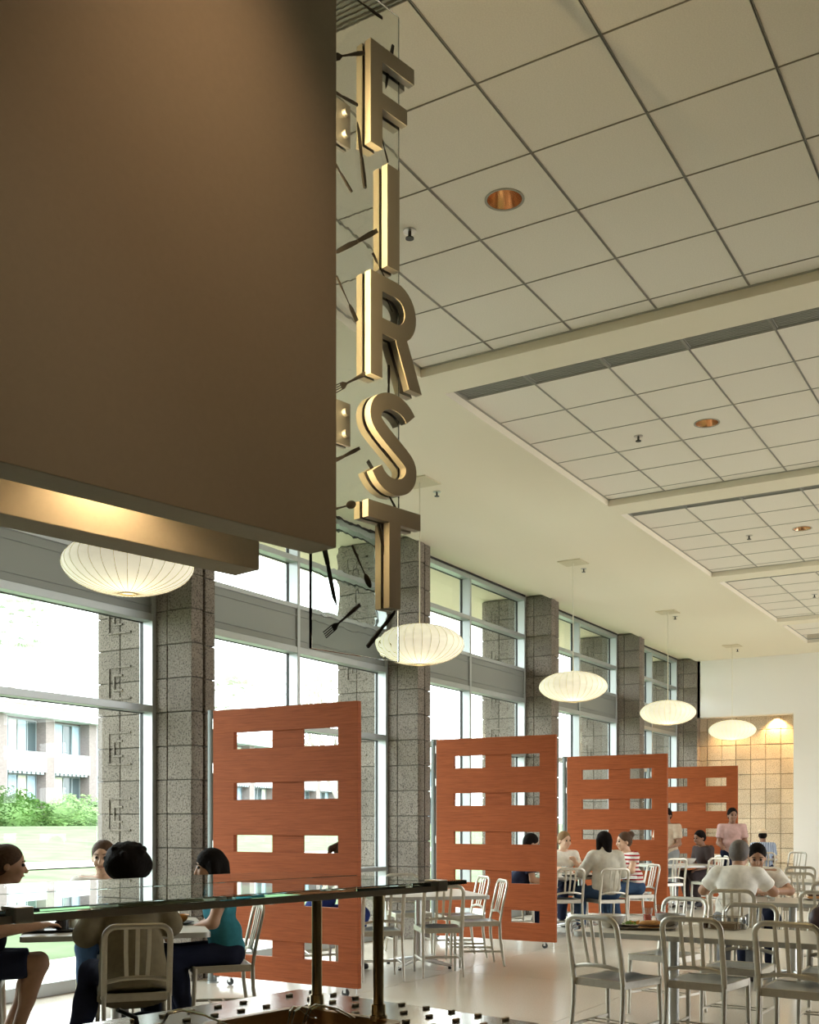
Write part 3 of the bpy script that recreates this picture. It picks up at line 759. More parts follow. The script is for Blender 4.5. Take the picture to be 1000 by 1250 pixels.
# sneeze guard
GA = YAW - R(40.8)
Gc = plan(.167, 3.17)
sgd = thing('sneeze_guard', 'green edged glass sneeze guard on brass posts over the counter', 'sneeze guard', (Gc[0], Gc[1], 0), GA)
GL = 2.5
M['brass'] = mat('aged_brass_post', (.46, .38, .24), .25, metal=1)
MB().box(-GL, 0, 1.278, 0, .415, 1.290).build('glass_sheet', M['gguard'], sgd, bevel=.001)
MB().box(-GL, .44, 1.280, 0, .82, 1.290).build('glass_sheet', M['gguard'], sgd, bevel=.001)
MB().box(-GL, .004, 1.262, -.10, .016, 1.278).build('edge_rail', mat('grey_rail', (.45, .44, .41), .5, metal=.2), sgd)
for xx in (-1.40, -.115):
    MB().box(xx - .02, -.006, 1.262, xx + .02, .05, 1.294).build('glass_clamp', M['steel'], sgd, bevel=.002)
gi = lambda lat, d: ((plan(lat, d)[0] - Gc[0]) * math.cos(GA) + (plan(lat, d)[1] - Gc[1]) * math.sin(GA), -(plan(lat, d)[0] - Gc[0]) * math.sin(GA) + (plan(lat, d)[1] - Gc[1]) * math.cos(GA))
P1 = gi(-.276, 3.25); P2 = gi(-.088, 3.075)
for (px_, py_) in (P1, P2, (P1[0] - 1.45, P1[1]), (P2[0] - 1.45, P2[1])):
    po = MB().cone((px_, py_, .9), (px_, py_, 1.278), .0155, n=18).build('post', M['brass'], sgd, smooth=True)
    MB().cone((px_, py_, .9), (px_, py_, .915), .026, n=18).cone((px_, py_, .915), (px_, py_, .945), .021, n=18).build('collar', M['brass'], po, smooth=True)
    MB().cone((px_, py_, 1.262), (px_, py_, 1.278), .024, n=18).build('cap', M['brass'], po, smooth=True)

# =================================================================== PENDANTS, DOWNLIGHTS, SPRINKLERS
M['bubble'] = emit('lamp_skin', (1.0, .95, .74), .42)
M['rib'] = mat('lamp_rib', (.34, .29, .18), .7)
M['canopy'] = mat('canopy_plate', (.66, .60, .44), .5, metal=.3)
M['cord'] = mat('pale_cord', (.72, .68, .54), .5)
prof = []
RAD, HH = .455, .20
for i in range(25):
    th = PI * (i / 24)
    c_ = math.cos(th); r_ = RAD * (abs(math.sin(th)) ** .85)
    z_ = HH * c_ * (1 - .16 * (1 - abs(c_)))
    prof.append((max(r_, .05), z_))
bub_me = MB().lathe(prof, 64).mesh('shade', M['bubble'], smooth=60)
rb = MB()
for i in range(32):
    q = 2 * PI * i / 32
    rb.sweep([((r_ + .0012) * math.cos(q), (r_ + .0012) * math.sin(q), z_ * 1.004) for r_, z_ in prof], .0016, n=4, caps=False)
rib_me = rb.mesh('rib_cage', M['rib'], fix=False)
ring_me = MB().lathe([(.052, -.208), (.062, -.208), (.062, -.196), (.052, -.196), (.052, -.208)], 24).mesh('bottom_ring', M['rib'], smooth=True)
PL = {0: 'saucer pendant lamp half hidden behind the hanging fascia', 1: 'saucer pendant lamp beside the glass sign', 2: 'saucer pendant lamp in front of the second pillar from the sign',
      3: 'saucer pendant lamp third from the sign', 4: 'smallest and farthest saucer pendant lamp, before the white wall'}
for k in range(5):
    x, y, z = 5.54 + PITCH * k - .03 * k, 5.66, 3.265
    p = thing('pendant_lamp', 'glowing cream ribbed ' + PL[k], 'pendant lamp', (x, y, z), 0, 'saucer pendant lamps')
    obj('shade', bub_me, p); rc = obj('rib_cage', rib_me, p); obj('bottom_ring', ring_me, p)
    MB().cone((0, 0, .19), (0, 0, CZ - z - .012), .006, n=6).build('cord', M['cord'], p)
    MB().box(-.16, -.16, CZ - z - .012, .16, .16, CZ - z).build('canopy', M['canopy'], p)
    light('pendant_bulb', 'POINT', (x, y, z - .34), 5, (1, .85, .6), shadow_soft_size=.2)
M['lampbody_'] = mat('dark_sprinkler_metal', (.05, .05, .05), .4, metal=.7)
M['reflector'] = mat('copper_reflector', (.78, .52, .33), .25, metal=.9)
M['lamp_down'] = emit('downlight_lamp', (1, .70, .42), 2.2)
refl_me = MB().lathe([(.112, -.004), (.112, .0), (.101, .0), (.095, .03), (.075, .11), (.05, .16)], 32).mesh('reflector', M['reflector'], smooth=True)
trim_me = MB().lathe([(.100, -.003), (.114, -.003), (.114, .0), (.100, .0)], 32).mesh('trim_ring', M['tbar'], smooth=True)
lamp_me = MB().lathe([(.001, .158), (.052, .160)], 24).mesh('lamp', M['lamp_down'], fix=False)
DL = ['nearest recessed downlight in the ceiling tiles, above the first coffer', 'outside view recessed downlight of the first coffer', 'recessed downlight in the second tile coffer', 'outside view recessed downlight of the second coffer',
      'recessed downlight in the third tile coffer', 'outside view recessed downlight of the third coffer']
for i, (x, y, z) in enumerate(DOWN):
    lab = ('round copper recessed downlight in the %s tile coffer, %s' % (['overhead out of frame', 'nearest', 'second', 'third', 'fourth', 'fifth'][i // 2], 'toward the windows' if i % 2 == 0 else 'away from the windows'))
    d = thing('downlight', lab, 'downlight', (x, y, z), 0, 'recessed ceiling downlights')
    obj('reflector', refl_me, d); obj('trim_ring', trim_me, d); obj('lamp', lamp_me, d)
    light('downlight_beam', 'SPOT', (x, y, z + .02), (45 if i == 1 else (20, 12, 32, 45, 45)[min(i // 2, 4)]), (1, .76, .5), spot_size=R(52 if i == 1 else 110), spot_blend=.7, shadow_soft_size=.07)  # the narrow spot is an unseen lamp added to brighten the counter
sp_me = MB().cone((0, 0, -.045), (0, 0, 0), .010, n=8).cone((0, 0, -.050), (0, 0, -.044), .026, n=12).mesh('head', M['lampbody_'])
es_me = MB().cone((0, 0, -.006), (0, 0, 0), .04, n=20).mesh('escutcheon', M['steel'])
SPRK2 = [(s_[0], s_[1], s_[2], '%s tile coffer' % ['overhead out of frame', 'nearest', 'second', 'third', 'fourth', 'fifth'][i]) for i, s_ in enumerate(SPRK)] + [(5.9 + PITCH * k, 5.68, CZ, 'plain ceiling beside the %s pendant lamp' % ['hidden', 'nearest uncovered', 'second uncovered', 'third uncovered', 'farthest'][k]) for k in range(5)]
for x, y, z, w_ in SPRK2:
    s_ = thing('sprinkler', 'small fire sprinkler head in the ' + w_, 'sprinkler', (x, y, z), 0, 'sprinkler heads')
    obj('head', sp_me, s_); obj('escutcheon', es_me, s_)
# recess wall washers in the far wall
for y in (5.25, 6.2):
    light('recess_wash', 'SPOT', (X1 + .22, y, RZ - .02), 160, (1, .58, .24), spot_size=R(120), spot_blend=.8, shadow_soft_size=.03)
# ceiling spot that grazes the fascia
wx, wy = O_sign[0] - .55 * cu + .62 * su, O_sign[1] - .55 * su - .62 * cu
fd = thing('fascia_downlight', 'recessed ceiling spot washing the hanging fascia from above', 'downlight', (wx, wy, CZ), 0)
MB().lathe([(.06, -.002), (.085, -.006), (.085, 0), (.06, 0)], 24).build('trim_ring', M['tbar'], fd, smooth=True)
MB().lathe([(.001, -.001), (.06, -.001)], 24).build('lamp', M['lamp_hot'], fd, fix=False)
q = light('fascia_light', 'SPOT', (wx, wy, CZ - .03), 95, (1, .58, .30), spot_size=R(70), spot_blend=1.0, shadow_soft_size=.05)

# =================================================================== CHAIRS AND TABLES
def build_chair(label, loc, rz):
    """aluminium cafe chair, faces +x, seat centre at the origin"""
    c = thing('cafe_chair', label, 'chair', loc, rz, 'aluminium cafe chairs')
    W = .185
    # dished seat
    n = 10; vs = []; fs = []
    for i in range(n + 1):
        for j in range(n + 1):
            u = i / n; v = j / n
            hw = .185 + .02 * u
            x = -.19 + .40 * u; y = -hw + 2 * hw * v
            e = min(u, 1 - u, .5) * 2; f_ = min(v, 1 - v) * 2
            dish = -.022 * min(1, e * 1.6) * min(1, f_ * 1.6) + .010 * math.exp(-((v - .5) / .12) ** 2) * min(1, max(0, u - .45) * 3)
            vs.append((x, y, .462 + dish))
    for i in range(n):
        for j in range(n): fs.append([i * (n + 1) + j, (i + 1) * (n + 1) + j, (i + 1) * (n + 1) + j + 1, i * (n + 1) + j + 1])
    MB().add(vs, fs).build('seat', M['alu_seat'], c, smooth=60, fix=False)
    fr = MB()
    fr.prism([(-.195, -.19), (.215, -.21), (.215, -.19), (-.195, -.17)], .415, .464); fr.prism([(-.195, .17), (.215, .19), (.215, .21), (-.195, .19)], .415, .464)
    fr.box(.195, -.2, .415, .218, .2, .464); fr.box(-.2, -.185, .415, -.18, .185, .464)
    fr.build('seat_frame', M['alu'], c, bevel=.003)
    # back hoop
    def bx(z): return -.20 - .085 * ((z - .46) / .40) ** 1.15 if z > .46 else -.20
    path = [(bx(.44), -W, .44), (bx(.60), -W, .60), (bx(.76), -W, .76)]
    for a in range(0, 91, 15): z = .795 + .065 * math.sin(R(a)); path.append((bx(z), -W + .065 - .065 * math.cos(R(a)), z))
    path = path + [(p_[0], -p_[1], p_[2]) for p_ in path[::-1]]
    MB().sweep(path, .011, .0175, N=(1, 0, 0), n=8, sq=.6).build('back_hoop', M['alu'], c, smooth=50)
    for y in (-.065, 0, .065):
        MB().sweep([(bx(.55) , y * .9, .55), (bx(.70) - .004, y, .70), (bx(.855), y * 1.02, .855)], .005, .0125, N=(1, 0, 0), n=8, sq=.6).build('back_slat', M['alu'], c, smooth=50)
    MB().sweep([(bx(.545) + .006, -W + .01, .535), (bx(.55) - .006, -W / 2, .552), (bx(.55) - .01, 0, .557), (bx(.55) - .006, W / 2, .552), (bx(.545) + .006, W - .01, .535)], .006, .013, N=(1, 0, 0), n=8, sq=.6).build('back_rail', M['alu'], c, smooth=50)
    for s_ in (-1, 1):
        MB().sweep([(-.20, s_ * W, .46), (-.205, s_ * W, .30), (-.232, s_ * (W + .004), .10), (-.25, s_ * (W + .006), .006)], .015, .013, N=(1, 0, 0), n=8, sq=.6, taper=[1, 1, .9, .75]).build('leg', M['alu'], c, smooth=50)
        MB().sweep([(.20, s_ * .197, .45), (.21, s_ * .2, .2), (.215, s_ * .202, .006)], .015, .014, N=(1, 0, 0), n=8, sq=.6, taper=[1.1, .95, .75]).build('leg', M['alu'], c, smooth=50)
        MB().sweep([(-.225, s_ * W, .16), (.212, s_ * .198, .17)], .006, .011, N=(0, 1, 0), n=6, sq=.6).build('stretcher', M['alu'], c, smooth=50)
    for x in (-.05, .05):
        MB().sweep([(x, -.185, .166), (x, .185, .166)], .009, .006, N=(1, 0, 0), n=6, sq=.6).build('stretcher', M['alu'], c, smooth=50)
    return c
CH = []
proto_chair = None
def chair(bx_, by_, deg, label):
    """bx_, by_ = plan position of the back's top rail"""
    global proto_chair
    a = R(deg); x, y = bx_ + .275 * math.cos(a), by_ + .275 * math.sin(a)
    if proto_chair is None:
        proto_chair = build_chair(label, (x, y, 0), a); return proto_chair
    return copy_tree(proto_chair, (x, y, 0), a, label)
chair(6.437, 2.557, -13, 'empty aluminium chair pulled askew at the left end of the front table')
chair(6.63, 1.985, -4, 'empty aluminium chair with dark seat, middle of the front row')
chair(6.60, 1.41, -4, 'empty aluminium chair at the lower right edge of the picture')
chair(8.37, 2.55, 168, 'empty aluminium chair across the front table, pushed back behind the grey bowl')
chair(7.97, 1.95, 178, 'empty aluminium chair across the front table, behind the wire caddy')
chair(8.0, 1.36, 184, 'empty aluminium chair across the front table at the right picture edge')
chair(8.85, 4.97, 40, 'empty aluminium chair, right one of two with backs to the camera at the bare table')
chair(8.33, 5.30, 44, 'empty aluminium chair seen behind the brass guard post at the bare table')
chair(10.55, 5.44, 138, 'empty aluminium chair seen side-on, farther of two beside the second screen')
chair(10.02, 4.95, 132, 'empty aluminium chair seen side-on, nearer of two beside the second screen')
chair(10.55, 6.48, 228, 'empty aluminium chair on the far side of the bare table')
chair(4.56, 4.58, 50, 'aluminium chair under the person in the tan jacket')
chair(6.14, 4.98, 140, 'aluminium chair under the woman in the teal shirt')
chair(4.26, 6.16, -42, 'aluminium chair under the person in navy shorts')
chair(6.15, 6.55, 228, 'aluminium chair under the person facing the camera behind the tan jacket')
chair(8.52, 6.58, -45, 'aluminium chair behind the first screen, under the person in blue')
chair(13.24, 4.93, 46, 'aluminium chair under the woman in the cream jacket')
chair(12.95, 5.42, 44, 'empty aluminium chair just right of the second screen')
chair(14.72, 4.93, 136, 'aluminium chair under the woman in the striped shirt')
chair(12.80, 6.45, -45, 'aluminium chair behind the second screen, under the dark-haired diner')
chair(14.74, 6.34, 228, 'aluminium chair under the blonde diner facing the camera')
chair(9.55, 2.50, 8, 'aluminium chair under the man in the white shirt seen from behind')
chair(11.25, 2.72, 196, 'aluminium chair under the young man facing the camera')
chair(9.72, 1.78, -2, 'empty aluminium chair at the right picture edge, near side of the second table row')
chair(11.28, 1.98, 178, 'empty aluminium chair on the far side of the second table row')
chair(13.2, 2.70, 2, 'empty aluminium chair on the near side of the third table row')
chair(14.95, 3.02, 182, 'empty aluminium chair on the far side of the third table row')
chair(17.35, 5.42, 50, 'empty aluminium chair right of the third screen, left of a pair')
chair(18.0, 4.92, 50, 'empty aluminium chair right of the third screen, right of a pair')
chair(19.07, 5.17, 145, 'aluminium chair behind the seated figure in dark clothes')
chair(21.75, 5.05, 20, 'aluminium chair under the man in the flat cap')
chair(22.3, 4.55, 160, 'empty aluminium chair seen side-on beside the man in the flat cap')

M['ttop'] = mat('pale_laminate', (.60, .57, .50), .35, spec=.5, noise=(25, .03, 3))
M['tedge'] = mat('table_edge_band', (.46, .46, .43), .4, metal=.3)
def table(cx_, cy_, deg, sx, sy, label, peds=((0, 0),)):
    t_ = thing('cafe_table', label, 'table', (cx_, cy_, 0), R(deg), 'pale cafe tables')
    MB().prism(rrect(-sx / 2 + .003, -sy / 2 + .003, sx / 2 - .003, sy / 2 - .003, .05), .7395, .742).build('tabletop', M['ttop'], t_)
    MB().prism(rrect(-sx / 2, -sy / 2, sx / 2, sy / 2, .053), .708, .7395).build('edge_band', M['tedge'], t_, smooth=True)
    for (px_, py_) in peds:
        MB().cone((px_, py_, .06), (px_, py_, .69), .036, n=18).build('pedestal', M['steel'], t_, smooth=True)
        MB().box(px_ - .16, py_ - .16, .69, px_ + .16, py_ + .16, .708).build('top_plate', M['black'], t_)
        for a in (45, 135, 225, 315):
            ca_, sa_ = math.cos(R(a)), math.sin(R(a))
            ft = MB().sweep([(px_ + .02 * ca_, py_ + .02 * sa_, .085), (px_ + .2 * ca_, py_ + .2 * sa_, .06), (px_ + .38 * ca_, py_ + .38 * sa_, .03)], .022, .016, N=(0, 0, 1), n=8, sq=.7, taper=[1.1, 1, .6]).build('foot', M['steel'], t_, smooth=True)
            MB().cone((px_ + .36 * ca_, py_ + .36 * sa_, 0), (px_ + .36 * ca_, py_ + .36 * sa_, .025), .016, n=10).build('glide', M['black'], ft)
    return t_
TB = {}
TB[1] = table(5.37, 5.60, 47, 1.18, 1.18, 'pale square table with four people seated around it')
TB[2] = table(9.48, 5.62, 45, 1.16, 1.16, 'bare pale square table in front of the second screen')
TB[3] = table(13.9, 5.68, 45, 1.16, 1.16, 'pale square table before the third screen, group of diners around it')
TB[4] = table(7.10, 1.62, 0, .80, 2.36, 'long pale table at lower right with tray, bowls and wire caddy', ((0, .62), (0, -.62)))
TB[5] = table(10.33, 1.55, 0, .74, 2.2, 'long pale table between the two men in white shirts', ((0, .6), (0, -.6)))
TB[8] = table(13.95, 1.9, 0, .80, 2.3, 'long pale table in the third row at the right picture edge', ((0, .6), (0, -.6)))
TB[6] = table(18.1, 5.7, 45, 1.16, 1.16, 'pale square table behind the third screen')
TB[7] = table(22.25, 5.45, 20, 1.1, .9, 'small far table in front of the man in the flat cap')
TT = .742

# =================================================================== PEOPLE
class Field:
    """smooth union of tapered capsules and ellipsoids, meshed with surface nets"""
    def __init__(s, k=.03): s.p = []; s.k = k
    def cap(s, a, b, ra, rb=None, k=None):
        rb = ra if rb is None else rb
        s.p.append(('c', np.array(a, float), np.array(b, float), ra, rb, s.k if k is None else k)); return s
    def seg(s, a, b, ra, rb=None, k=None):
        """flat-ended tapered tube (sleeves, trouser legs)"""
        rb = ra if rb is None else rb
        s.p.append(('s', np.array(a, float), np.array(b, float), ra, rb, s.k if k is None else k)); return s
    def ell(s, c, r, rot=None, k=None):
        s.p.append(('e', np.array(c, float), np.array(r, float), np.array(rot if rot is not None else np.eye(3), float), None, s.k if k is None else k)); return s
    def cut(s, c, r, rot=None): s.p.append(('x', np.array(c, float), np.array(r, float), np.array(rot if rot is not None else np.eye(3), float), None, .01)); return s
    def plane(s, p, n): s.p.append(('h', np.array(p, float), np.array(n, float) / np.linalg.norm(n), 0, 0, 0)); return s
    def mesh(s, name, mt, vox=.011):
        lo = np.full(3, 9.); hi = np.full(3, -9.)
        for q in s.p:
            if q[0] in 'cs': m = max(q[3], q[4]); l, h = np.minimum(q[1], q[2]) - m, np.maximum(q[1], q[2]) + m
            elif q[0] == 'e': m = q[2].max(); l, h = q[1] - m, q[1] + m
            else: continue
            lo = np.minimum(lo, l); hi = np.maximum(hi, h)
        lo -= 4 * vox; hi += 4 * vox
        n = np.ceil((hi - lo) / vox).astype(int) + 1
        F = np.full(n, .12, np.float32)
        ax = [lo[i] + vox * np.arange(n[i]) for i in range(3)]
        for q in s.p:
            if q[0] == 'h':
                X, Y, Z = np.meshgrid(*ax, indexing='ij')
                F = np.maximum(F, ((X - q[1][0]) * q[2][0] + (Y - q[1][1]) * q[2][1] + (Z - q[1][2]) * q[2][2]).astype(np.float32)); continue
            k = q[5]; pad = k + 3 * vox + .01
            if q[0] in 'cs': m = max(q[3], q[4]) + pad; l, h = np.minimum(q[1], q[2]) - m, np.maximum(q[1], q[2]) + m
            else: m = q[2].max() + pad; l, h = q[1] - m, q[1] + m
            i0 = np.clip(((l - lo) / vox).astype(int), 0, n - 1); i1 = np.clip(((h - lo) / vox).astype(int) + 2, 1, n)
            sl_ = tuple(slice(a, b) for a, b in zip(i0, i1))
            P = np.stack(np.meshgrid(*[ax[i][sl_[i]] for i in range(3)], indexing='ij'), -1)
            if q[0] in 'cs':
                ab = q[2] - q[1]; L = math.sqrt(ab @ ab) + 1e-9; t_ = ((P - q[1]) @ ab) / (L * L)
                tc = np.clip(t_, 0, 1); d = np.linalg.norm(P - q[1] - tc[..., None] * ab, axis=-1) - (q[3] + (q[4] - q[3]) * tc)
                if q[0] == 's':
                    rad = np.linalg.norm(P - q[1] - t_[..., None] * ab, axis=-1) - (q[3] + (q[4] - q[3]) * tc)
                    d = np.maximum(rad, (t_ - 1) * L); d = np.where(t_ < 0, np.linalg.norm(P - q[1], axis=-1) - q[3], d)
            else:
                Q = ((P - q[1]) @ q[3]) / q[2]; nn = np.linalg.norm(Q, axis=-1); d = (nn - 1) * q[2].min() * (.55 + .45 * q[2].mean() / q[2].min())
            d = d.astype(np.float32); A = F[sl_]
            if q[0] == 'x': F[sl_] = np.maximum(A, -d); continue
            if k > 0:
                hh = np.clip(.5 + .5 * (A - d) / k, 0, 1); F[sl_] = A * (1 - hh) + d * hh - k * hh * (1 - hh)
            else: F[sl_] = np.minimum(A, d)
        # surface nets
        S = F < 0
        c = [F[a:n[0] - 1 + a, b:n[1] - 1 + b, e:n[2] - 1 + e] for a in (0, 1) for b in (0, 1) for e in (0, 1)]
        off = [(a, b, e) for a in (0, 1) for b in (0, 1) for e in (0, 1)]
        cs = np.stack([x < 0 for x in c]); mk = cs.any(0) & ~cs.all(0)
        idx = np.argwhere(mk); vals = np.stack([x[mk] for x in c], 1)
        acc = np.zeros((len(idx), 3)); cnt = np.zeros(len(idx))
        for a in range(8):
            for b in range(a + 1, 8):
                if sum(abs(off[a][i] - off[b][i]) for i in range(3)) != 1: continue
                x = (vals[:, a] < 0) != (vals[:, b] < 0); 
                t_ = np.where(x, vals[:, a] / (vals[:, a] - vals[:, b] + 1e-12), 0)
                pt = np.array(off[a]) + t_[:, None] * (np.array(off[b]) - np.array(off[a]))
                acc[x] += pt[x]; cnt[x] += 1
        V = lo + vox * (idx + acc / np.maximum(cnt, 1)[:, None])
        num = -np.ones(mk.shape, int); num[mk] = np.arange(len(idx))
        quads = []
        for axn in range(3):
            u, v = [i for i in range(3) if i != axn]
            A = np.moveaxis(S, [axn, u, v], [0, 1, 2]); N_ = np.moveaxis(num, [axn, u, v], [0, 1, 2])
            e = A[:-1] != A[1:]; e = e[:, 1:-1, 1:-1]
            ii = np.argwhere(e)
            if not len(ii): continue
            i, j, k_ = ii[:, 0], ii[:, 1] + 1, ii[:, 2] + 1
            qd = np.stack([N_[i, j - 1, k_ - 1], N_[i, j, k_ - 1], N_[i, j, k_], N_[i, j - 1, k_]], 1)
            flip = A[i, j, k_]
            if axn == 1: flip = ~flip
            qd[~flip] = qd[~flip][:, ::-1]
            quads.append(qd)
        Q = np.concatenate(quads); Q = Q[(Q >= 0).all(1)]
        me = bpy.data.meshes.new(name); me.from_pydata(V.tolist(), [], Q.tolist())
        me.materials.append(mt); me.polygons.foreach_set('use_smooth', [True] * len(me.polygons)); me.update()
        return me

def skin_mat(n, c):
    m = mat(n, c, .5, spec=.35, noise=(30, .05, 3)); m.node_tree.nodes['Principled BSDF'].inputs['Subsurface Weight'].default_value = .0
    return m
def cloth(n, c, stripes=None):
    m = mat(n, c, .9, spec=.12, noise=(22, .10, 4), bump=(120, .15))
    if stripes:
        t = m.node_tree; p = t.nodes['Principled BSDF']; tc = nd(t, 'ShaderNodeTexCoord'); sx = nd(t, 'ShaderNodeSeparateXYZ'); t.links.new(tc.outputs['Object'], sx.inputs[0])
        ax_, per, c2, duty = stripes
        mu = nd(t, 'ShaderNodeMath', operation='MULTIPLY'); mu.inputs[1].default_value = 1 / per
        fr = nd(t, 'ShaderNodeMath', operation='FRACT'); gt = nd(t, 'ShaderNodeMath', operation='LESS_THAN'); gt.inputs[1].default_value = duty
        mx = nd(t, 'ShaderNodeMix', data_type='RGBA'); mx.inputs[6].default_value = (*c, 1); mx.inputs[7].default_value = (*c2, 1)
        t.links.new(sx.outputs[ax_], mu.inputs[0]); t.links.new(mu.outputs[0], fr.inputs[0]); t.links.new(fr.outputs[0], gt.inputs[0]); t.links.new(gt.outputs[0], mx.inputs[0]); t.links.new(mx.outputs[2], p.inputs['Base Color'])
    return m
SK = {'fair': skin_mat('fair_skin', (.62, .40, .28)), 'tan': skin_mat('tan_skin', (.42, .24, .15)), 'brown': skin_mat('brown_skin', (.26, .14, .09))}
HA = {'black': mat('black_hair', (.010, .008, .007), .75, spec=.06, bump=(60, .8)), 'brown': mat('brown_hair', (.075, .042, .024), .62, spec=.15, bump=(60, .8)),
      'blonde': mat('dark_blonde_hair', (.22, .13, .06), .62, spec=.15, bump=(60, .8)), 'grey': mat('grey_hair', (.10, .085, .075), .6, bump=(90, .5))}
M['eye'] = mat('eye_dark', (.02, .015, .012), .2)
M['lips'] = mat('lips', (.36, .14, .11), .5)
M['shoe'] = mat('dark_shoe', (.03, .03, .035), .5)

def rot_zyx(yaw, pitch, roll=0):
    """pitch > 0 looks down"""
    return np.array((Matrix.Rotation(yaw, 3, 'Z') @ Matrix.Rotation(pitch, 3, 'Y') @ Matrix.Rotation(roll, 3, 'X')))
def person(label, loc, deg, lean=8, head=(0, 5), armL=None, armR=None, top=None, sleeve='short', bottom=None, legs='long', hair=('short', 'black'), skin='fair',
           stand=False, s=1.0, knees=None, extra=None, pelvis_x=.0, side=0, collar=False, hem=0):
    P = thing('person', label, 'person', (loc[0], loc[1], 0), R(deg))
    A = np.array
    pz = .935 if stand else .565
    pel = A([pelvis_x if not stand else 0, 0, pz])
    la, lb = R(lean), R(side)
    up = A([math.sin(la), math.sin(lb), math.cos(la)]); up /= np.linalg.norm(up)
    fw = A([math.cos(la), 0, -math.sin(la)])
    neck = pel + up * .50
    chest = pel + up * .34; waist = pel + up * .15
    lf = A([0, 1., 0])
    shL, shR = pel + up * .435 + lf * .175 - fw * .01, pel + up * .435 - lf * .175 - fw * .01
    hipL, hipR = pel + lf * .09 - A([0, 0, .01]), pel - lf * .09 - A([0, 0, .01])
    if stand:
        knL, knR = A([.03, .10, .50]), A([.06, -.10, .50]); anL, anR = A([-.03, .11, .085]), A([.03, -.11, .085])
    else:
        knL, knR = A([pelvis_x + .43, .13, .545]), A([pelvis_x + .43, -.13, .545]); anL, anR = A([.30, .13, .085]), A([.32, -.12, .085])
    if knees: knL, knR, anL, anR = [A(v) for v in knees]
    def arm_default(sh, sg):
        el = sh + A([.03, sg * .05, -.28]); return (el, el + A([.22, -sg * .03, -.05]))
    def fix_arm(a, sh, sg):
        el, wr = arm_default(sh, sg) if a is None else (A(a[0]), A(a[1]))
        return el, wr
    elL, wrL = fix_arm(armL, shL, 1); elR, wrR = fix_arm(armR, shR, -1)
    H = rot_zyx(R(head[0]), R(head[1]))
    hu, hf, hl = H @ A([0, 0, 1.]), H @ A([1., 0, 0]), H @ A([0, 1., 0])
    hc = neck + up * .035 + hu * .108 + hf * .022
    def hp(x, y, z): return hc + hf * x + hl * y + hu * z
    # ---- body : one continuous skin
    B = Field(.03)
    B.ell(pel, (.115, .165, .115)); B.cap(waist - lf * .04, waist + lf * .04, .105); B.ell(chest, (.105, .155, .15))
    B.cap(shL - lf * .02, shR + lf * .02, .062)
    B.cap(neck - up * .03, hp(-.015, 0, -.06), .056, .05)
    B.ell(hp(-.01, 0, .025), (.098, .076, .098), H, k=.02); B.ell(hp(.022, 0, -.045), (.066, .056, .072), H, k=.03); B.ell(hp(.055, 0, -.088), (.026, .03, .022), H, k=.02)
    B.cap(hp(.088, 0, .012), hp(.108, 0, -.028), .009, .0145, k=.012)
    for sg in (1, -1):
        B.ell(hp(-.012, sg * .078, -.012), (.02, .008, .032), H, k=.008)
        B.cut(hp(.092, sg * .031, .012), (.016, .018, .011), H)
        B.ell(hp(.072, sg * .036, -.030), (.022, .02, .02), H, k=.025)
    B.cap(hp(.088, -.018, -.058), hp(.088, .018, -.058), .009, k=.01)
    for sh, el, wr, sg in ((shL, elL, wrL, 1), (shR, elR, wrR, -1)):
        B.cap(sh, el, .052, .040); B.cap(el, wr, .041, .028)
        d = (wr - el) / np.linalg.norm(wr - el); 
        sd = np.cross(d, A([0, 0, 1.])); sd = sd / (np.linalg.norm(sd) + 1e-6); nn = np.cross(sd, d)
        pc_ = wr + d * .045
        B.ell(pc_, (.052, .040, .020), np.stack([d, sd, nn], 1), k=.02)
        kn_ = wr + d * .085
        for q, ln in ((-1.5, .058), (-.5, .07), (.5, .074), (1.5, .066)):
            b0 = kn_ + sd * (q * .0185); b1 = b0 + d * ln * .55 - nn * .008; b2 = b1 + d * ln * .35 - nn * .022
            B.cap(b0 - d * .02, b1, .0095, .0088, k=.004); B.cap(b1, b2, .0088, .0075, k=.004)
        tb = wr + d * .02 + sd * (sg * .035); B.cap(tb, tb + d * .035 + sd * (sg * .02) - nn * .006, .0115, .010, k=.008); B.cap(tb + d * .035 + sd * (sg * .02) - nn * .006, tb + d * .062 + sd * (sg * .016) - nn * .014, .010, .008, k=.004)
    for hip, kn, an in ((hipL, knL, anL), (hipR, knR, anR)):
        B.cap(hip, kn, .083, .056); B.cap(kn, an, .056, .036); B.ell(kn * .62 + an * .38 - A([.018, 0, 0]), (.05, .048, .09), k=.03)
        B.cap(an - A([.03, 0, .03]), an + A([.13, 0, -.05]), .036, .028)
    obj('body', B.mesh('body', SK[skin], .0095), P)
    # ---- top
    if top is not None:
        T_ = Field(.035); e = .016 if sleeve != 'jacket' else .03
        T_.ell(pel + up * .03, (.118 + e, .166 + e, .11 + e)); T_.cap(waist - lf * .05, waist + lf * .05, .11 + e); T_.ell(chest, (.108 + e, .158 + e, .165 + e))
        T_.cap(shL - lf * .02, shR + lf * .02, .064 + e)
        if hem: T_.seg(waist, pel - up * hem + A([-.03, 0, 0]), .14 + e, .19 + e)
        for sh, el, wr in ((shL, elL, wrL), (shR, elR, wrR)):
            if sleeve == 'short': T_.seg(sh, sh + (el - sh) * .68, .06 + e * .6, .062 + e * .5)
            elif sleeve == 'cap': T_.seg(sh, sh + (el - sh) * .42, .058 + e * .6, .06 + e * .4)
            else:
                T_.cap(sh, el, .056 + e, .048 + e * .8); T_.seg(el, el + (wr - el) * .97, .050 + e * .7, .038 + e * .7)
        T_.plane(neck - up * .005, up)
        if collar:
            T_.p.pop(); T_.plane(neck + up * .045, up); T_.cap(neck - up * .01, neck + up * .06, .085, .075)
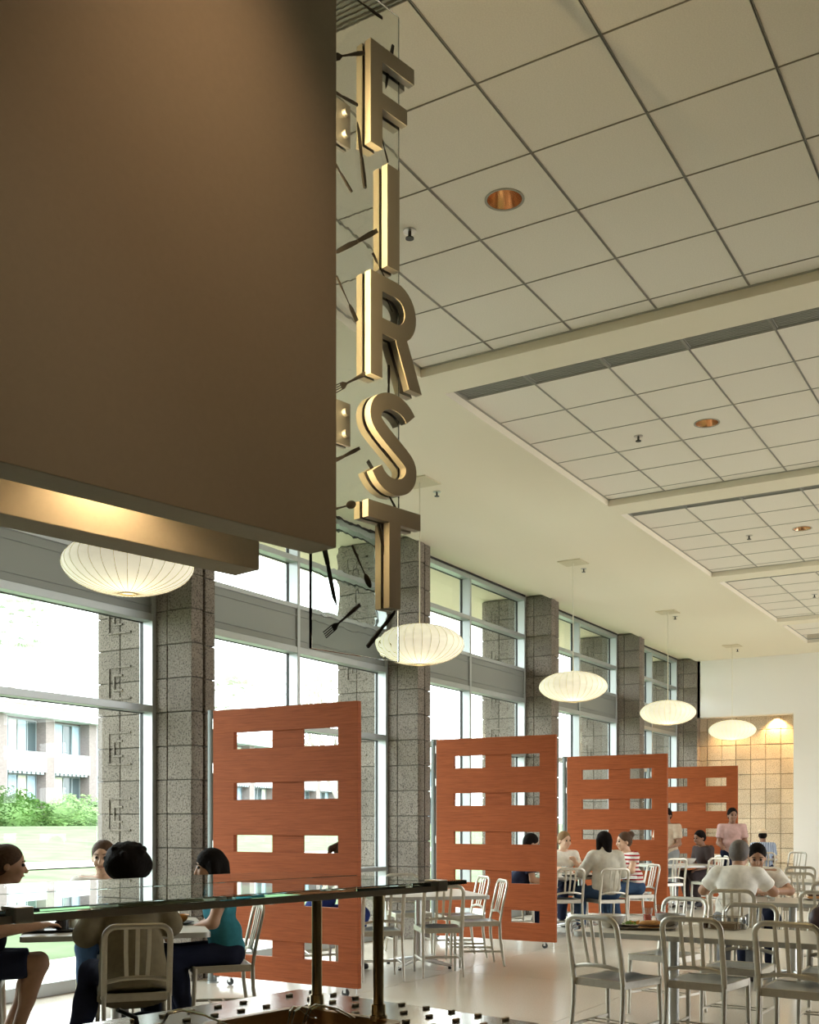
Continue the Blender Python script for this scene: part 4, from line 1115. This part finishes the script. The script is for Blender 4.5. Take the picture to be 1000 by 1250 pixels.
        T_.cut(neck + up * .03 + fw * .02, (.062, .06, .05)) if not collar else None
        if not hem: T_.plane(pel - up * .06, -up)
        obj('shirt' if sleeve != 'jacket' else 'jacket', T_.mesh('shirt', top, .012), P)
    # ---- bottom
    if bottom is not None:
        L_ = Field(.04)
        L_.ell(pel - A([0, 0, .005]), (.125, .176, .125)); L_.cap(hipL, hipR, .095)
        for hip, kn, an in ((hipL, knL, anL), (hipR, knR, anR)):
            if legs == 'short': L_.seg(hip, hip + (kn - hip) * .82, .098, .088)
            else: L_.cap(hip, kn, .096, .074); L_.seg(kn, kn + (an - kn) * .94, .074, .062); L_.ell(kn * .62 + an * .38 - A([.018, 0, 0]), (.068, .066, .11))
        obj('trousers' if legs != 'short' else 'shorts', L_.mesh('trousers', bottom, .0125), P)
    # ---- shoes
    for an in (anL, anR):
        S_ = Field(.02); S_.cap(an + A([-.035, 0, -.045]), an + A([.06, 0, -.045]), .040, .042); S_.cap(an + A([.06, 0, -.045]), an + A([.15, 0, -.052]), .042, .034); S_.cap(an, an - A([0, 0, .03]), .045)
        S_.plane((0, 0, .004), (0, 0, -1))
        obj('shoe', S_.mesh('shoe', M['shoe'], .012), P)
    # ---- face
    for sg in (1, -1):
        MB().ball(tuple(hp(.084, sg * .031, .012)), .0115, 10, 6).build('eye', M['eye'], P, smooth=60)
        MB().sweep([tuple(hp(.090, sg * .016, .034)), tuple(hp(.090, sg * .034, .040)), tuple(hp(.078, sg * .050, .033))], .003, n=5).build('eyebrow', HA[hair[1]], P)
    MB().sweep([tuple(hp(.092, .022, -.058)), tuple(hp(.0985, 0, -.057)), tuple(hp(.092, -.022, -.058))], .0045, n=6).build('mouth', M['lips'], P, smooth=60)
    # ---- hair
    st, hcol = hair; F_ = Field(.02)
    F_.ell(hp(-.022, 0, .042), (.102, .086, .094), H)
    F_.ell(hp(-.045, 0, .0), (.075, .084, .085), H)
    if st == 'short': F_.cut(hp(.10, 0, -.055), (.105, .12, .095), H)
    elif st == 'afro':
        for (x, y, z, r) in ((-.035, 0, .045, .128), (-.05, .06, .02, .09), (-.05, -.06, .02, .09), (.01, .04, .08, .085), (.01, -.04, .08, .085), (-.08, 0, .0, .095)): F_.ell(hp(x, y, z), (r, r, r), H)
        rg = random.Random(5)
        for _ in range(110):
            v_ = np.array([rg.gauss(0, 1), rg.gauss(0, 1), rg.gauss(.25, 1)]); v_ /= np.linalg.norm(v_); r_ = rg.uniform(.105, .132)
            q_ = hp(-.035 + v_[0] * r_, v_[1] * r_ * 1.02, .045 + v_[2] * r_); r_ = rg.uniform(.014, .026); F_.ell(q_, (r_, r_, r_), H, k=.006)
        F_.cut(hp(.15, 0, -.04), (.10, .085, .11), H)
    elif st == 'bob':
        F_.ell(hp(-.022, 0, .038), (.106, .090, .096), H)
        for sg in (1, -1): F_.cap(hp(-.02, sg * .075, .02), hp(-.01, sg * .082, -.11), .045, .035)
        F_.cap(hp(-.08, 0, .0), hp(-.085, 0, -.12), .07, .055)
        F_.cut(hp(.115, 0, -.06), (.118, .074, .112), H)
    elif st == 'bun':
        F_.cut(hp(.10, 0, -.055), (.105, .12, .095), H); F_.ell(hp(-.115, 0, .085), (.05, .052, .05), H)
    elif st == 'pony':
        F_.cut(hp(.10, 0, -.055), (.105, .12, .095), H); F_.cap(hp(-.11, 0, .05), hp(-.155, 0, -.02), .03, .028); F_.cap(hp(-.155, 0, -.02), hp(-.14, 0, -.13), .028, .012)
    if st == 'cap':
        F_ = Field(.02); F_.ell(hp(-.045, 0, -.0), (.07, .082, .075), H); F_.cut(hp(.10, 0, -.055), (.105, .12, .095), H)
        obj('hair', F_.mesh('hair', HA[hcol], .0105), P)
        C_ = Field(.02); C_.ell(hp(-.01, 0, .065), (.118, .096, .062), H); C_.cap(hp(.07, -.04, .045), hp(.07, .04, .045), .035, k=.03); C_.ell(hp(.125, 0, .038), (.05, .065, .01), H)
        obj('flat_cap', C_.mesh('flat_cap', M['capcloth'], .0105), P)
    else:
        obj('hair', F_.mesh('hair', HA[hcol], .0105), P)
    if s != 1.0: P.scale = (s, s, s)
    return P
M['capcloth'] = cloth('cream_cap_cloth', (.62, .52, .38))
K = {'navy': cloth('navy_cloth', (.018, .022, .045)), 'jeans': cloth('blue_denim', (.045, .085, .16)), 'tan': cloth('tan_jacket_cloth', (.19, .16, .105)), 'teal': cloth('teal_jersey', (.045, .22, .28)),
     'white': cloth('white_cotton', (.78, .76, .70)), 'cream': cloth('cream_knit', (.55, .53, .45)), 'blue': cloth('royal_blue_cloth', (.03, .05, .22)), 'red_stripe': cloth('red_striped_cotton', (.72, .70, .66), (2, .055, (.34, .02, .03), .42)),
     'blue_stripe': cloth('blue_striped_cotton', (.48, .55, .66), (1, .034, (.08, .13, .24), .45)), 'pink': cloth('pink_cloth', (.50, .33, .31)), 'beige': cloth('beige_cloth', (.52, .42, .32)), 'grey': cloth('grey_cloth', (.25, .26, .27)),
     'dark': cloth('dark_cloth', (.06, .045, .045)), 'black_top': cloth('dark_blue_top', (.02, .025, .045))}

# table one : four people
person('person with dark bun in navy shorts at the left picture edge', (4.50, 5.91), -42, 16, (0, 8), ((.10, .24, .78), (.33, .14, .79)), ((.12, -.24, .78), (.36, -.10, .80)), K['black_top'], 'short', K['navy'], 'short', ('bun', 'brown'), 'tan',
       knees=((.36, .13, .55), (.37, -.12, .56), (.16, .12, .09), (.22, -.13, .09)))
person('brown-haired person facing the camera, mostly hidden behind the curly dark hair', (5.95, 6.34), 228, 14, (-12, 6), ((.14, .24, .80), (.36, .10, .80)), ((.14, -.24, .80), (.36, -.10, .80)), K['white'], 'short', K['jeans'], 'long', ('pony', 'brown'), 'fair')
person('person with big curly dark hair in a tan jacket, back to the camera', (4.74, 4.79), 52, 23, (10, 14), ((.12, .27, .78), (.34, .20, .79)), ((.20, -.24, .82), (.42, -.14, .80)), K['tan'], 'jacket', K['navy'], 'long', ('afro', 'black'), 'tan',
       knees=((.30, .22, .53), (.34, -.14, .54), (.05, .34, .09), (.22, -.14, .09)), hem=.17, pelvis_x=.075)
person('woman in a teal t-shirt and navy trousers, seen in profile', (5.97, 5.12), 140, 10, (0, 10), ((.14, .22, .80), (.34, .06, .72)), ((.10, -.21, .76), (.33, -.06, .72)), K['teal'], 'cap', K['navy'], 'long', ('bob', 'black'), 'tan', s=.955)
# behind the first screen
person('person in blue with dark ponytail seen through a slot of the first screen', (8.75, 6.36), -45, 24, (0, 30), ((.22, .24, .80), (.45, .08, .79)), ((.22, -.24, .80), (.45, -.08, .79)), K['blue'], 'long', K['blue'], 'long', ('pony', 'brown'), 'fair')
# table three
person('dark-haired diner behind the second screen, only the head top showing in a slot', (13.03, 6.22), -45, 16, (0, 20), None, None, K['navy'], 'short', K['navy'], 'long', ('short', 'black'), 'tan')
person('blonde diner in a white top facing the camera at the edge of the second screen', (14.43, 6.20), 226, 10, (15, 8), ((.10, .24, .80), (.26, .10, .92)), ((.14, -.24, .80), (.36, -.08, .80)), K['white'], 'short', K['navy'], 'long', ('short', 'blonde'), 'fair')
person('woman in a cream jacket and jeans, back to the camera', (13.44, 5.13), 46, 6, (12, 4), ((.14, .28, .80), (.36, .14, .80)), ((.10, -.27, .80), (.36, -.10, .80)), K['cream'], 'jacket', K['jeans'], 'long', ('bob', 'black'), 'fair', collar=True,
       knees=((.26, .26, .54), (.36, -.14, .54), (.12, .30, .09), (.26, -.14, .09)))
person('woman in a red and white striped shirt with hair in a bun', (14.51, 5.13), 136, 14, (0, 6), ((.16, .24, .80), (.38, .08, .80)), ((.14, -.24, .78), (.38, -.08, .80)), K['red_stripe'], 'cap', K['jeans'], 'long', ('bun', 'brown'), 'fair')
# the two men in white
person('man in a white t-shirt seen from behind at the second table row', (9.83, 2.54), 10, 30, (-8, 24), ((.30, .30, .80), (.52, .14, .80)), ((.30, -.30, .80), (.52, -.12, .80)), K['white'], 'short', K['grey'], 'long', ('short', 'grey'), 'tan', s=1.03)
person('dark-haired young man in a white t-shirt leaning on the table, facing the camera', (10.98, 2.64), 196, 30, (0, 22), ((.28, .30, .80), (.50, .06, .80)), ((.24, -.30, .80), (.46, -.06, .80)), K['white'], 'short', K['navy'], 'long', ('short', 'black'), 'tan')
# far end of the room
x, y = plan(4.44, 18.7); person('standing person in a beige top beside the third screen', (x, y), 170, 4, (0, 10), None, None, K['beige'], 'short', K['grey'], 'long', ('short', 'black'), 'brown', stand=True)
x, y = plan(5.17, 18.9); person('seated figure in dark clothes in front of the fourth screen', (x, y), 145, 14, (0, 14), None, None, K['dark'], 'short', K['dark'], 'long', ('short', 'black'), 'brown')
x, y = plan(5.62, 19.0); person('standing person in a pink and white top before the stone recess', (x, y), 200, 2, (10, 6), None, None, K['pink'], 'short', K['navy'], 'long', ('pony', 'black'), 'brown', stand=True)
person('man in a cream flat cap and blue striped shirt seen from behind', (21.98, 5.13), 22, 12, (0, 8), None, None, K['blue_stripe'], 'short', K['navy'], 'long', ('cap', 'black'), 'brown')

# =================================================================== THINGS ON THE TABLES
M['trayblk'] = mat('dark_tray', (.04, .035, .03), .35)
M['traygrey'] = mat('grey_brown_tray', (.22, .19, .15), .35)
M['china'] = mat('white_china', (.74, .72, .68), .25, spec=.5)
M['china_g'] = mat('grey_bowl_glaze', (.42, .41, .39), .3)
M['orange'] = mat('orange_glaze', (.62, .27, .06), .3)
M['mugblk'] = mat('black_mug_glaze', (.015, .015, .018), .25)
M['tumbler'] = thin_glass('tumbler_glass', (.93, .95, .95), .06)
M['juice'] = mat('red_juice', (.72, .10, .07), .2)
M['milk'] = mat('milky_drink', (.72, .66, .5), .3)
M['bun'] = mat('toasted_bun', (.52, .25, .07), .6, noise=(20, .2, 3))
M['patty'] = mat('dark_filling', (.09, .045, .025), .7)
M['lettuce'] = mat('lettuce', (.22, .38, .08), .6)
M['carrot'] = mat('carrot_shreds', (.70, .33, .06), .6)
M['soup'] = mat('soup', (.40, .24, .1), .4)
def tray(lat, d, deg, sx, sy, m, label):
    x, y = plan(lat, d); t_ = thing('serving_tray', label, 'tray', (x, y, TT), R(deg))
    a = rrect(-sx / 2, -sy / 2, sx / 2, sy / 2, .06, 5); b_ = rrect(-sx / 2 + .02, -sy / 2 + .02, sx / 2 - .02, sy / 2 - .02, .045, 5); n_ = len(a)
    vs = [(p_[0], p_[1], .018) for p_ in a] + [(p_[0], p_[1], .003) for p_ in b_] + [(p_[0] * .985, p_[1] * .985, .0195) for p_ in a] + [(p_[0], p_[1], .006) for p_ in b_] 
    fs = [[i, n_ + i, n_ + (i + 1) % n_, (i + 1) % n_] for i in range(n_)] + [[2 * n_ + i, 2 * n_ + (i + 1) % n_, 3 * n_ + (i + 1) % n_, 3 * n_ + i] for i in range(n_)] + [[i, (i + 1) % n_, 2 * n_ + (i + 1) % n_, 2 * n_ + i] for i in range(n_)]
    fs += [list(range(n_, 2 * n_))[::-1], list(range(3 * n_, 4 * n_))]
    MB().add(vs, fs).build('tray_body', m, t_, smooth=True); return t_
def bowl(lat, d, r, h, m, label, fill=None, z=TT, spoon_=False):
    x, y = plan(lat, d); t_ = thing('bowl', label, 'bowl', (x, y, z), 0)
    MB().lathe([(.001, .002), (r * .42, .0), (r * .45, .008), (r * .75, h * .35), (r * .96, h * .85), (r, h), (r * .97, h), (r * .92, h * .82), (r * .7, h * .38), (r * .4, .014), (.001, .012)], 32).build('shell', m, t_, smooth=60)
    if fill: MB().lathe([(.001, h * .62), (r * .84, h * .6)], 24).build('contents', fill, t_, fix=False)
    if spoon_: MB().sweep([(0, 0, h * .5), (.02, .01, h * 1.5), (.03, .02, h * 2.1)], .004, .006, N=(1, 0, 0), n=6).build('spoon', M['wire'], t_, smooth=True)
    return t_
def cup(lat, d, r0, r1, h, m, label, cat, handle=False, drink=None, z=TT, name='cup'):
    x, y = plan(lat, d); t_ = thing(name, label, cat, (x, y, z), 0)
    MB().lathe([(.001, .001), (r0, .001), (r1, h), (r1 - .003, h), (r0 - .003, .006), (.001, .006)], 24).build('wall', m, t_, smooth=60)
    if drink: MB().lathe([(.001, .007), (r0 - .005, .007), (r0 * .35 + r1 * .65 - .006, h * .62), (.001, h * .62)], 20).build('drink', drink, t_, smooth=60)
    if handle:
        MB().sweep([(-.7 * r1 - .01, r1 * .0, h * .8)] + [(-r1 - .022 * math.sin(q), 0, h * (.5 + .28 * math.cos(q))) for q in (.3, .9, 1.57, 2.2, 2.8)] + [(-.75 * r1 - .01, 0, h * .2)], .005, n=6).build('handle', m, t_, smooth=True)
    return t_
def plate(lat, d, r, label, m=None, z=TT):
    x, y = plan(lat, d); t_ = thing('plate', label, 'plate', (x, y, z), 0)
    MB().lathe([(.001, .001), (r * .6, .001), (r, .016), (r, .019), (r * .62, .006), (.001, .005)], 32).build('dish', m or M['china'], t_, smooth=60); return t_
tz = TT + .0066
# the group of four
tray(-2.36, 7.16, 47, .30, .42, M['trayblk'], 'dark oval tray with cups at the left of the table of four')
cup(-2.42, 7.14, .026, .042, .085, M['china'], 'white tapered cup on the dark tray', 'cup', z=tz)
cup(-2.26, 7.10, .040, .042, .085, M['mugblk'], 'black mug with handle on the dark tray', 'mug', True, z=tz, name='mug')
cup(-2.24, 7.24, .034, .038, .12, M['tumbler'], 'glass with a pale drink on the dark tray', 'glass', False, M['milk'], z=tz, name='drinking_glass')
cup(-2.10, 7.42, .03, .034, .11, M['mugblk'], 'dark tumbler behind the drinking glass', 'tumbler', name='tumbler')
plate(-2.04, 7.22, .07, 'small white side plate right of the dark tray')
plate(-1.62, 7.64, .11, 'dark flat plate under the orange bowl', M['trayblk'])
bowl(-1.62, 7.64, .075, .062, M['orange'], 'orange bowl with a spoon standing in it', M['soup'], TT + .0055, True)
# the long front table
bowl(1.36, 7.42, .115, .085, M['china'], 'wide white bowl at the left end of the front table')
tray(1.58, 7.34, 20, .32, .42, M['traygrey'], 'grey tray with sandwich at the left of the front table')
pl_ = plate(1.52, 7.43, .105, 'white plate of salad on the grey tray', z=tz)
for i in range(26):
    a = random.uniform(0, 6.28); r_ = random.uniform(0, .07); x_, y_ = r_ * math.cos(a), r_ * math.sin(a)
    MB().add([(x_ - .018, y_, .012), (x_, y_ - .014, .022 + random.uniform(0, .02)), (x_ + .018, y_, .014), (x_, y_ + .016, .03)], [[0, 1, 2, 3]]).build('salad_leaf', M['lettuce'] if i % 3 else M['carrot'], pl_, fix=False)
x, y = plan(1.60, 7.22); sw = thing('sandwich', 'toasted sandwich with dark filling lying on the grey tray', 'sandwich', (x, y, tz), R(20))
MB().ball((0, 0, .012), (.045, .085, .012), 16, 8).build('bottom_bun', M['bun'], sw, smooth=60); MB().ball((0, 0, .026), (.047, .088, .012), 16, 8).build('filling', M['patty'], sw, smooth=60); MB().ball((0, 0, .04), (.045, .082, .02), 16, 8).build('top_bun', M['bun'], sw, smooth=60)
cup(1.66, 7.60, .030, .036, .12, M['tumbler'], 'left glass of red drink behind the grey tray', 'glass', False, M['juice'], name='drinking_glass')
cup(1.76, 7.64, .031, .038, .14, M['tumbler'], 'taller right glass of red drink beside the grey bowl', 'glass', False, M['juice'], name='drinking_glass')
bowl(1.79, 7.48, .105, .085, M['china_g'], 'grey bowl right of the red drinks on the front table')
# wire caddy
x, y = plan(2.11, 7.28); cd = thing('wire_caddy', 'wire condiment caddy holding napkins and a wire number stand', 'caddy', (x, y, TT), R(0))
M['dkwire'] = mat('bronze_wire', (.30, .25, .17), .3, metal=.9)
def loopz(z): return [(p_[0], p_[1], z) for p_ in rrect(-.06, -.10, .06, .10, .02, 4)]
for z in (.006, .045, .085):
    MB().sweep(loopz(z), .0028, n=5, close=True).build('wire_ring', M['dkwire'], cd, smooth=True)
for i, p_ in enumerate(rrect(-.06, -.10, .06, .10, .02, 4)[::2]):
    MB().cone((p_[0], p_[1], .004), (p_[0], p_[1], .087), .0022, n=5).build('upright', M['dkwire'], cd)
for q in range(4): MB().cone((-.06, -.075 + .05 * q, .005), (.06, -.075 + .05 * q, .005), .0022, n=5).build('floor_wire', M['dkwire'], cd)
MB().box(-.048, -.088, .008, .048, .088, .045).build('napkins', mat('brown_napkins', (.22, .15, .09), .9), cd)
MB().sweep([(0, .0, .062), (0, 0, .12), (0, .05, .20), (0, -.05, .20), (0, 0, .12)], .0025, n=5).build('number_stand', M['wire'], cd, smooth=True)
def shaker(lat, d, label, fill):
    x, y = plan(lat, d); t_ = thing('shaker', label, 'shaker', (x, y, TT), 0, 'salt and pepper shakers')
    MB().lathe([(.001, .0), (.02, .0), (.021, .05), (.017, .065), (.001, .065)], 16).build('jar', M['tumbler'], t_, smooth=60)
    MB().lathe([(.001, .002), (.017, .002), (.017, .035), (.001, .035)], 14).build('contents', fill, t_); MB().lathe([(.018, .063), (.018, .078), (.012, .088), (.001, .09)], 16).build('lid', M['steel'], t_, smooth=60)
shaker(2.23, 7.28, 'salt shaker right of the wire caddy', M['china']); shaker(2.00, 7.36, 'pepper shaker left of the wire caddy', M['patty'])
x, y = plan(2.74, 7.14); hb_ = thing('handbag', 'dark maroon bag on the front table at the right picture edge', 'bag', (x, y, TT), R(20))
F1 = Field(.03); F1.ell((0, 0, .075), (.07, .12, .08)); F1.ell((0, .05, .11), (.04, .05, .05)); F1.plane((0, 0, .001), (0, 0, -1)); obj('bag_body', F1.mesh('bag_body', mat('maroon_leather', (.035, .014, .016), .45), .01), hb_)
MB().sweep([(0, -.07, .12), (0, -.05, .2), (0, .05, .2), (0, .08, .12)], .006, n=6).build('strap', M['black'], hb_, smooth=True)
# second row, third row, far tables
cup(3.30, 9.95, .032, .038, .13, M['tumbler'], 'clear glass on the table beside the young man in white', 'glass', name='drinking_glass')
plate(3.72, 10.0, .12, 'plate of food at the right picture edge on the second table row')
x, y = plan(3.72, 10.0); fd_ = thing('sandwich', 'small dark sandwich on the plate at the right picture edge', 'sandwich', (x, y, TT + .006), .4)
MB().ball((0, 0, .02), (.05, .07, .02), 14, 8).build('bottom_bun', M['bun'], fd_, smooth=60); MB().ball((0, 0, .045), (.05, .07, .022), 14, 8).build('top_bun', M['patty'], fd_, smooth=60)
cup(2.06, 14.5, .034, .04, .13, M['tumbler'], 'clear glass in front of the blonde diner', 'glass', name='drinking_glass')
tray(2.22, 14.35, 45, .3, .4, M['trayblk'], 'tray of food between the blonde diner and the cream jacket')
x, y = plan(2.25, 14.35); sd_ = thing('sandwich', 'sandwich on the tray between the diners', 'sandwich', (x, y, tz), .7)
MB().ball((0, 0, .02), (.05, .07, .02), 14, 8).build('bottom_bun', M['bun'], sd_, smooth=60); MB().ball((0, 0, .048), (.05, .07, .026), 14, 8).build('top_bun', M['carrot'], sd_, smooth=60)
tray(1.52, 14.75, 45, .3, .4, M['traygrey'], 'tray seen through a slot of the second screen')
plate(1.52, 14.75, .1, 'white plate on the tray seen through the second screen', z=tz)
bowl(4.80, 18.75, .13, .09, M['china'], 'white bowl of greens on the far table behind the third screen', M['lettuce'])
# bag on the floor under the tan jacket
x, y = plan(-1.62, 6.68); bp = thing('backpack', 'navy backpack on the floor under the tan jacket chair', 'backpack', (x, y, 0), R(40))
F1 = Field(.05); F1.ell((0, 0, .15), (.13, .18, .15)); F1.ell((.08, 0, .11), (.07, .13, .10)); F1.plane((0, 0, .002), (0, 0, -1)); obj('pack_body', F1.mesh('pack_body', K['navy'], .013), bp)
MB().sweep([(-.1, -.08, .26), (-.16, -.1, .2), (-.16, -.1, .1), (-.11, -.09, .03)], .006, .02, N=(1, 0, 0), n=6).build('strap', M['black'], bp, smooth=True)
x, y = plan(-1.30, 6.75); rl = thing('folded_jacket', 'dark folded jacket heaped on the floor right of the backpack', 'jacket', (x, y, 0), R(-40))
F1 = Field(.05); F1.ell((0, 0, .06), (.24, .13, .06)); F1.ell((.1, .03, .10), (.15, .08, .05)); F1.ell((-.12, .0, .08), (.1, .1, .05)); F1.plane((0, 0, .002), (0, 0, -1)); obj('cloth_heap', F1.mesh('cloth_heap', K['dark'], .013), rl)
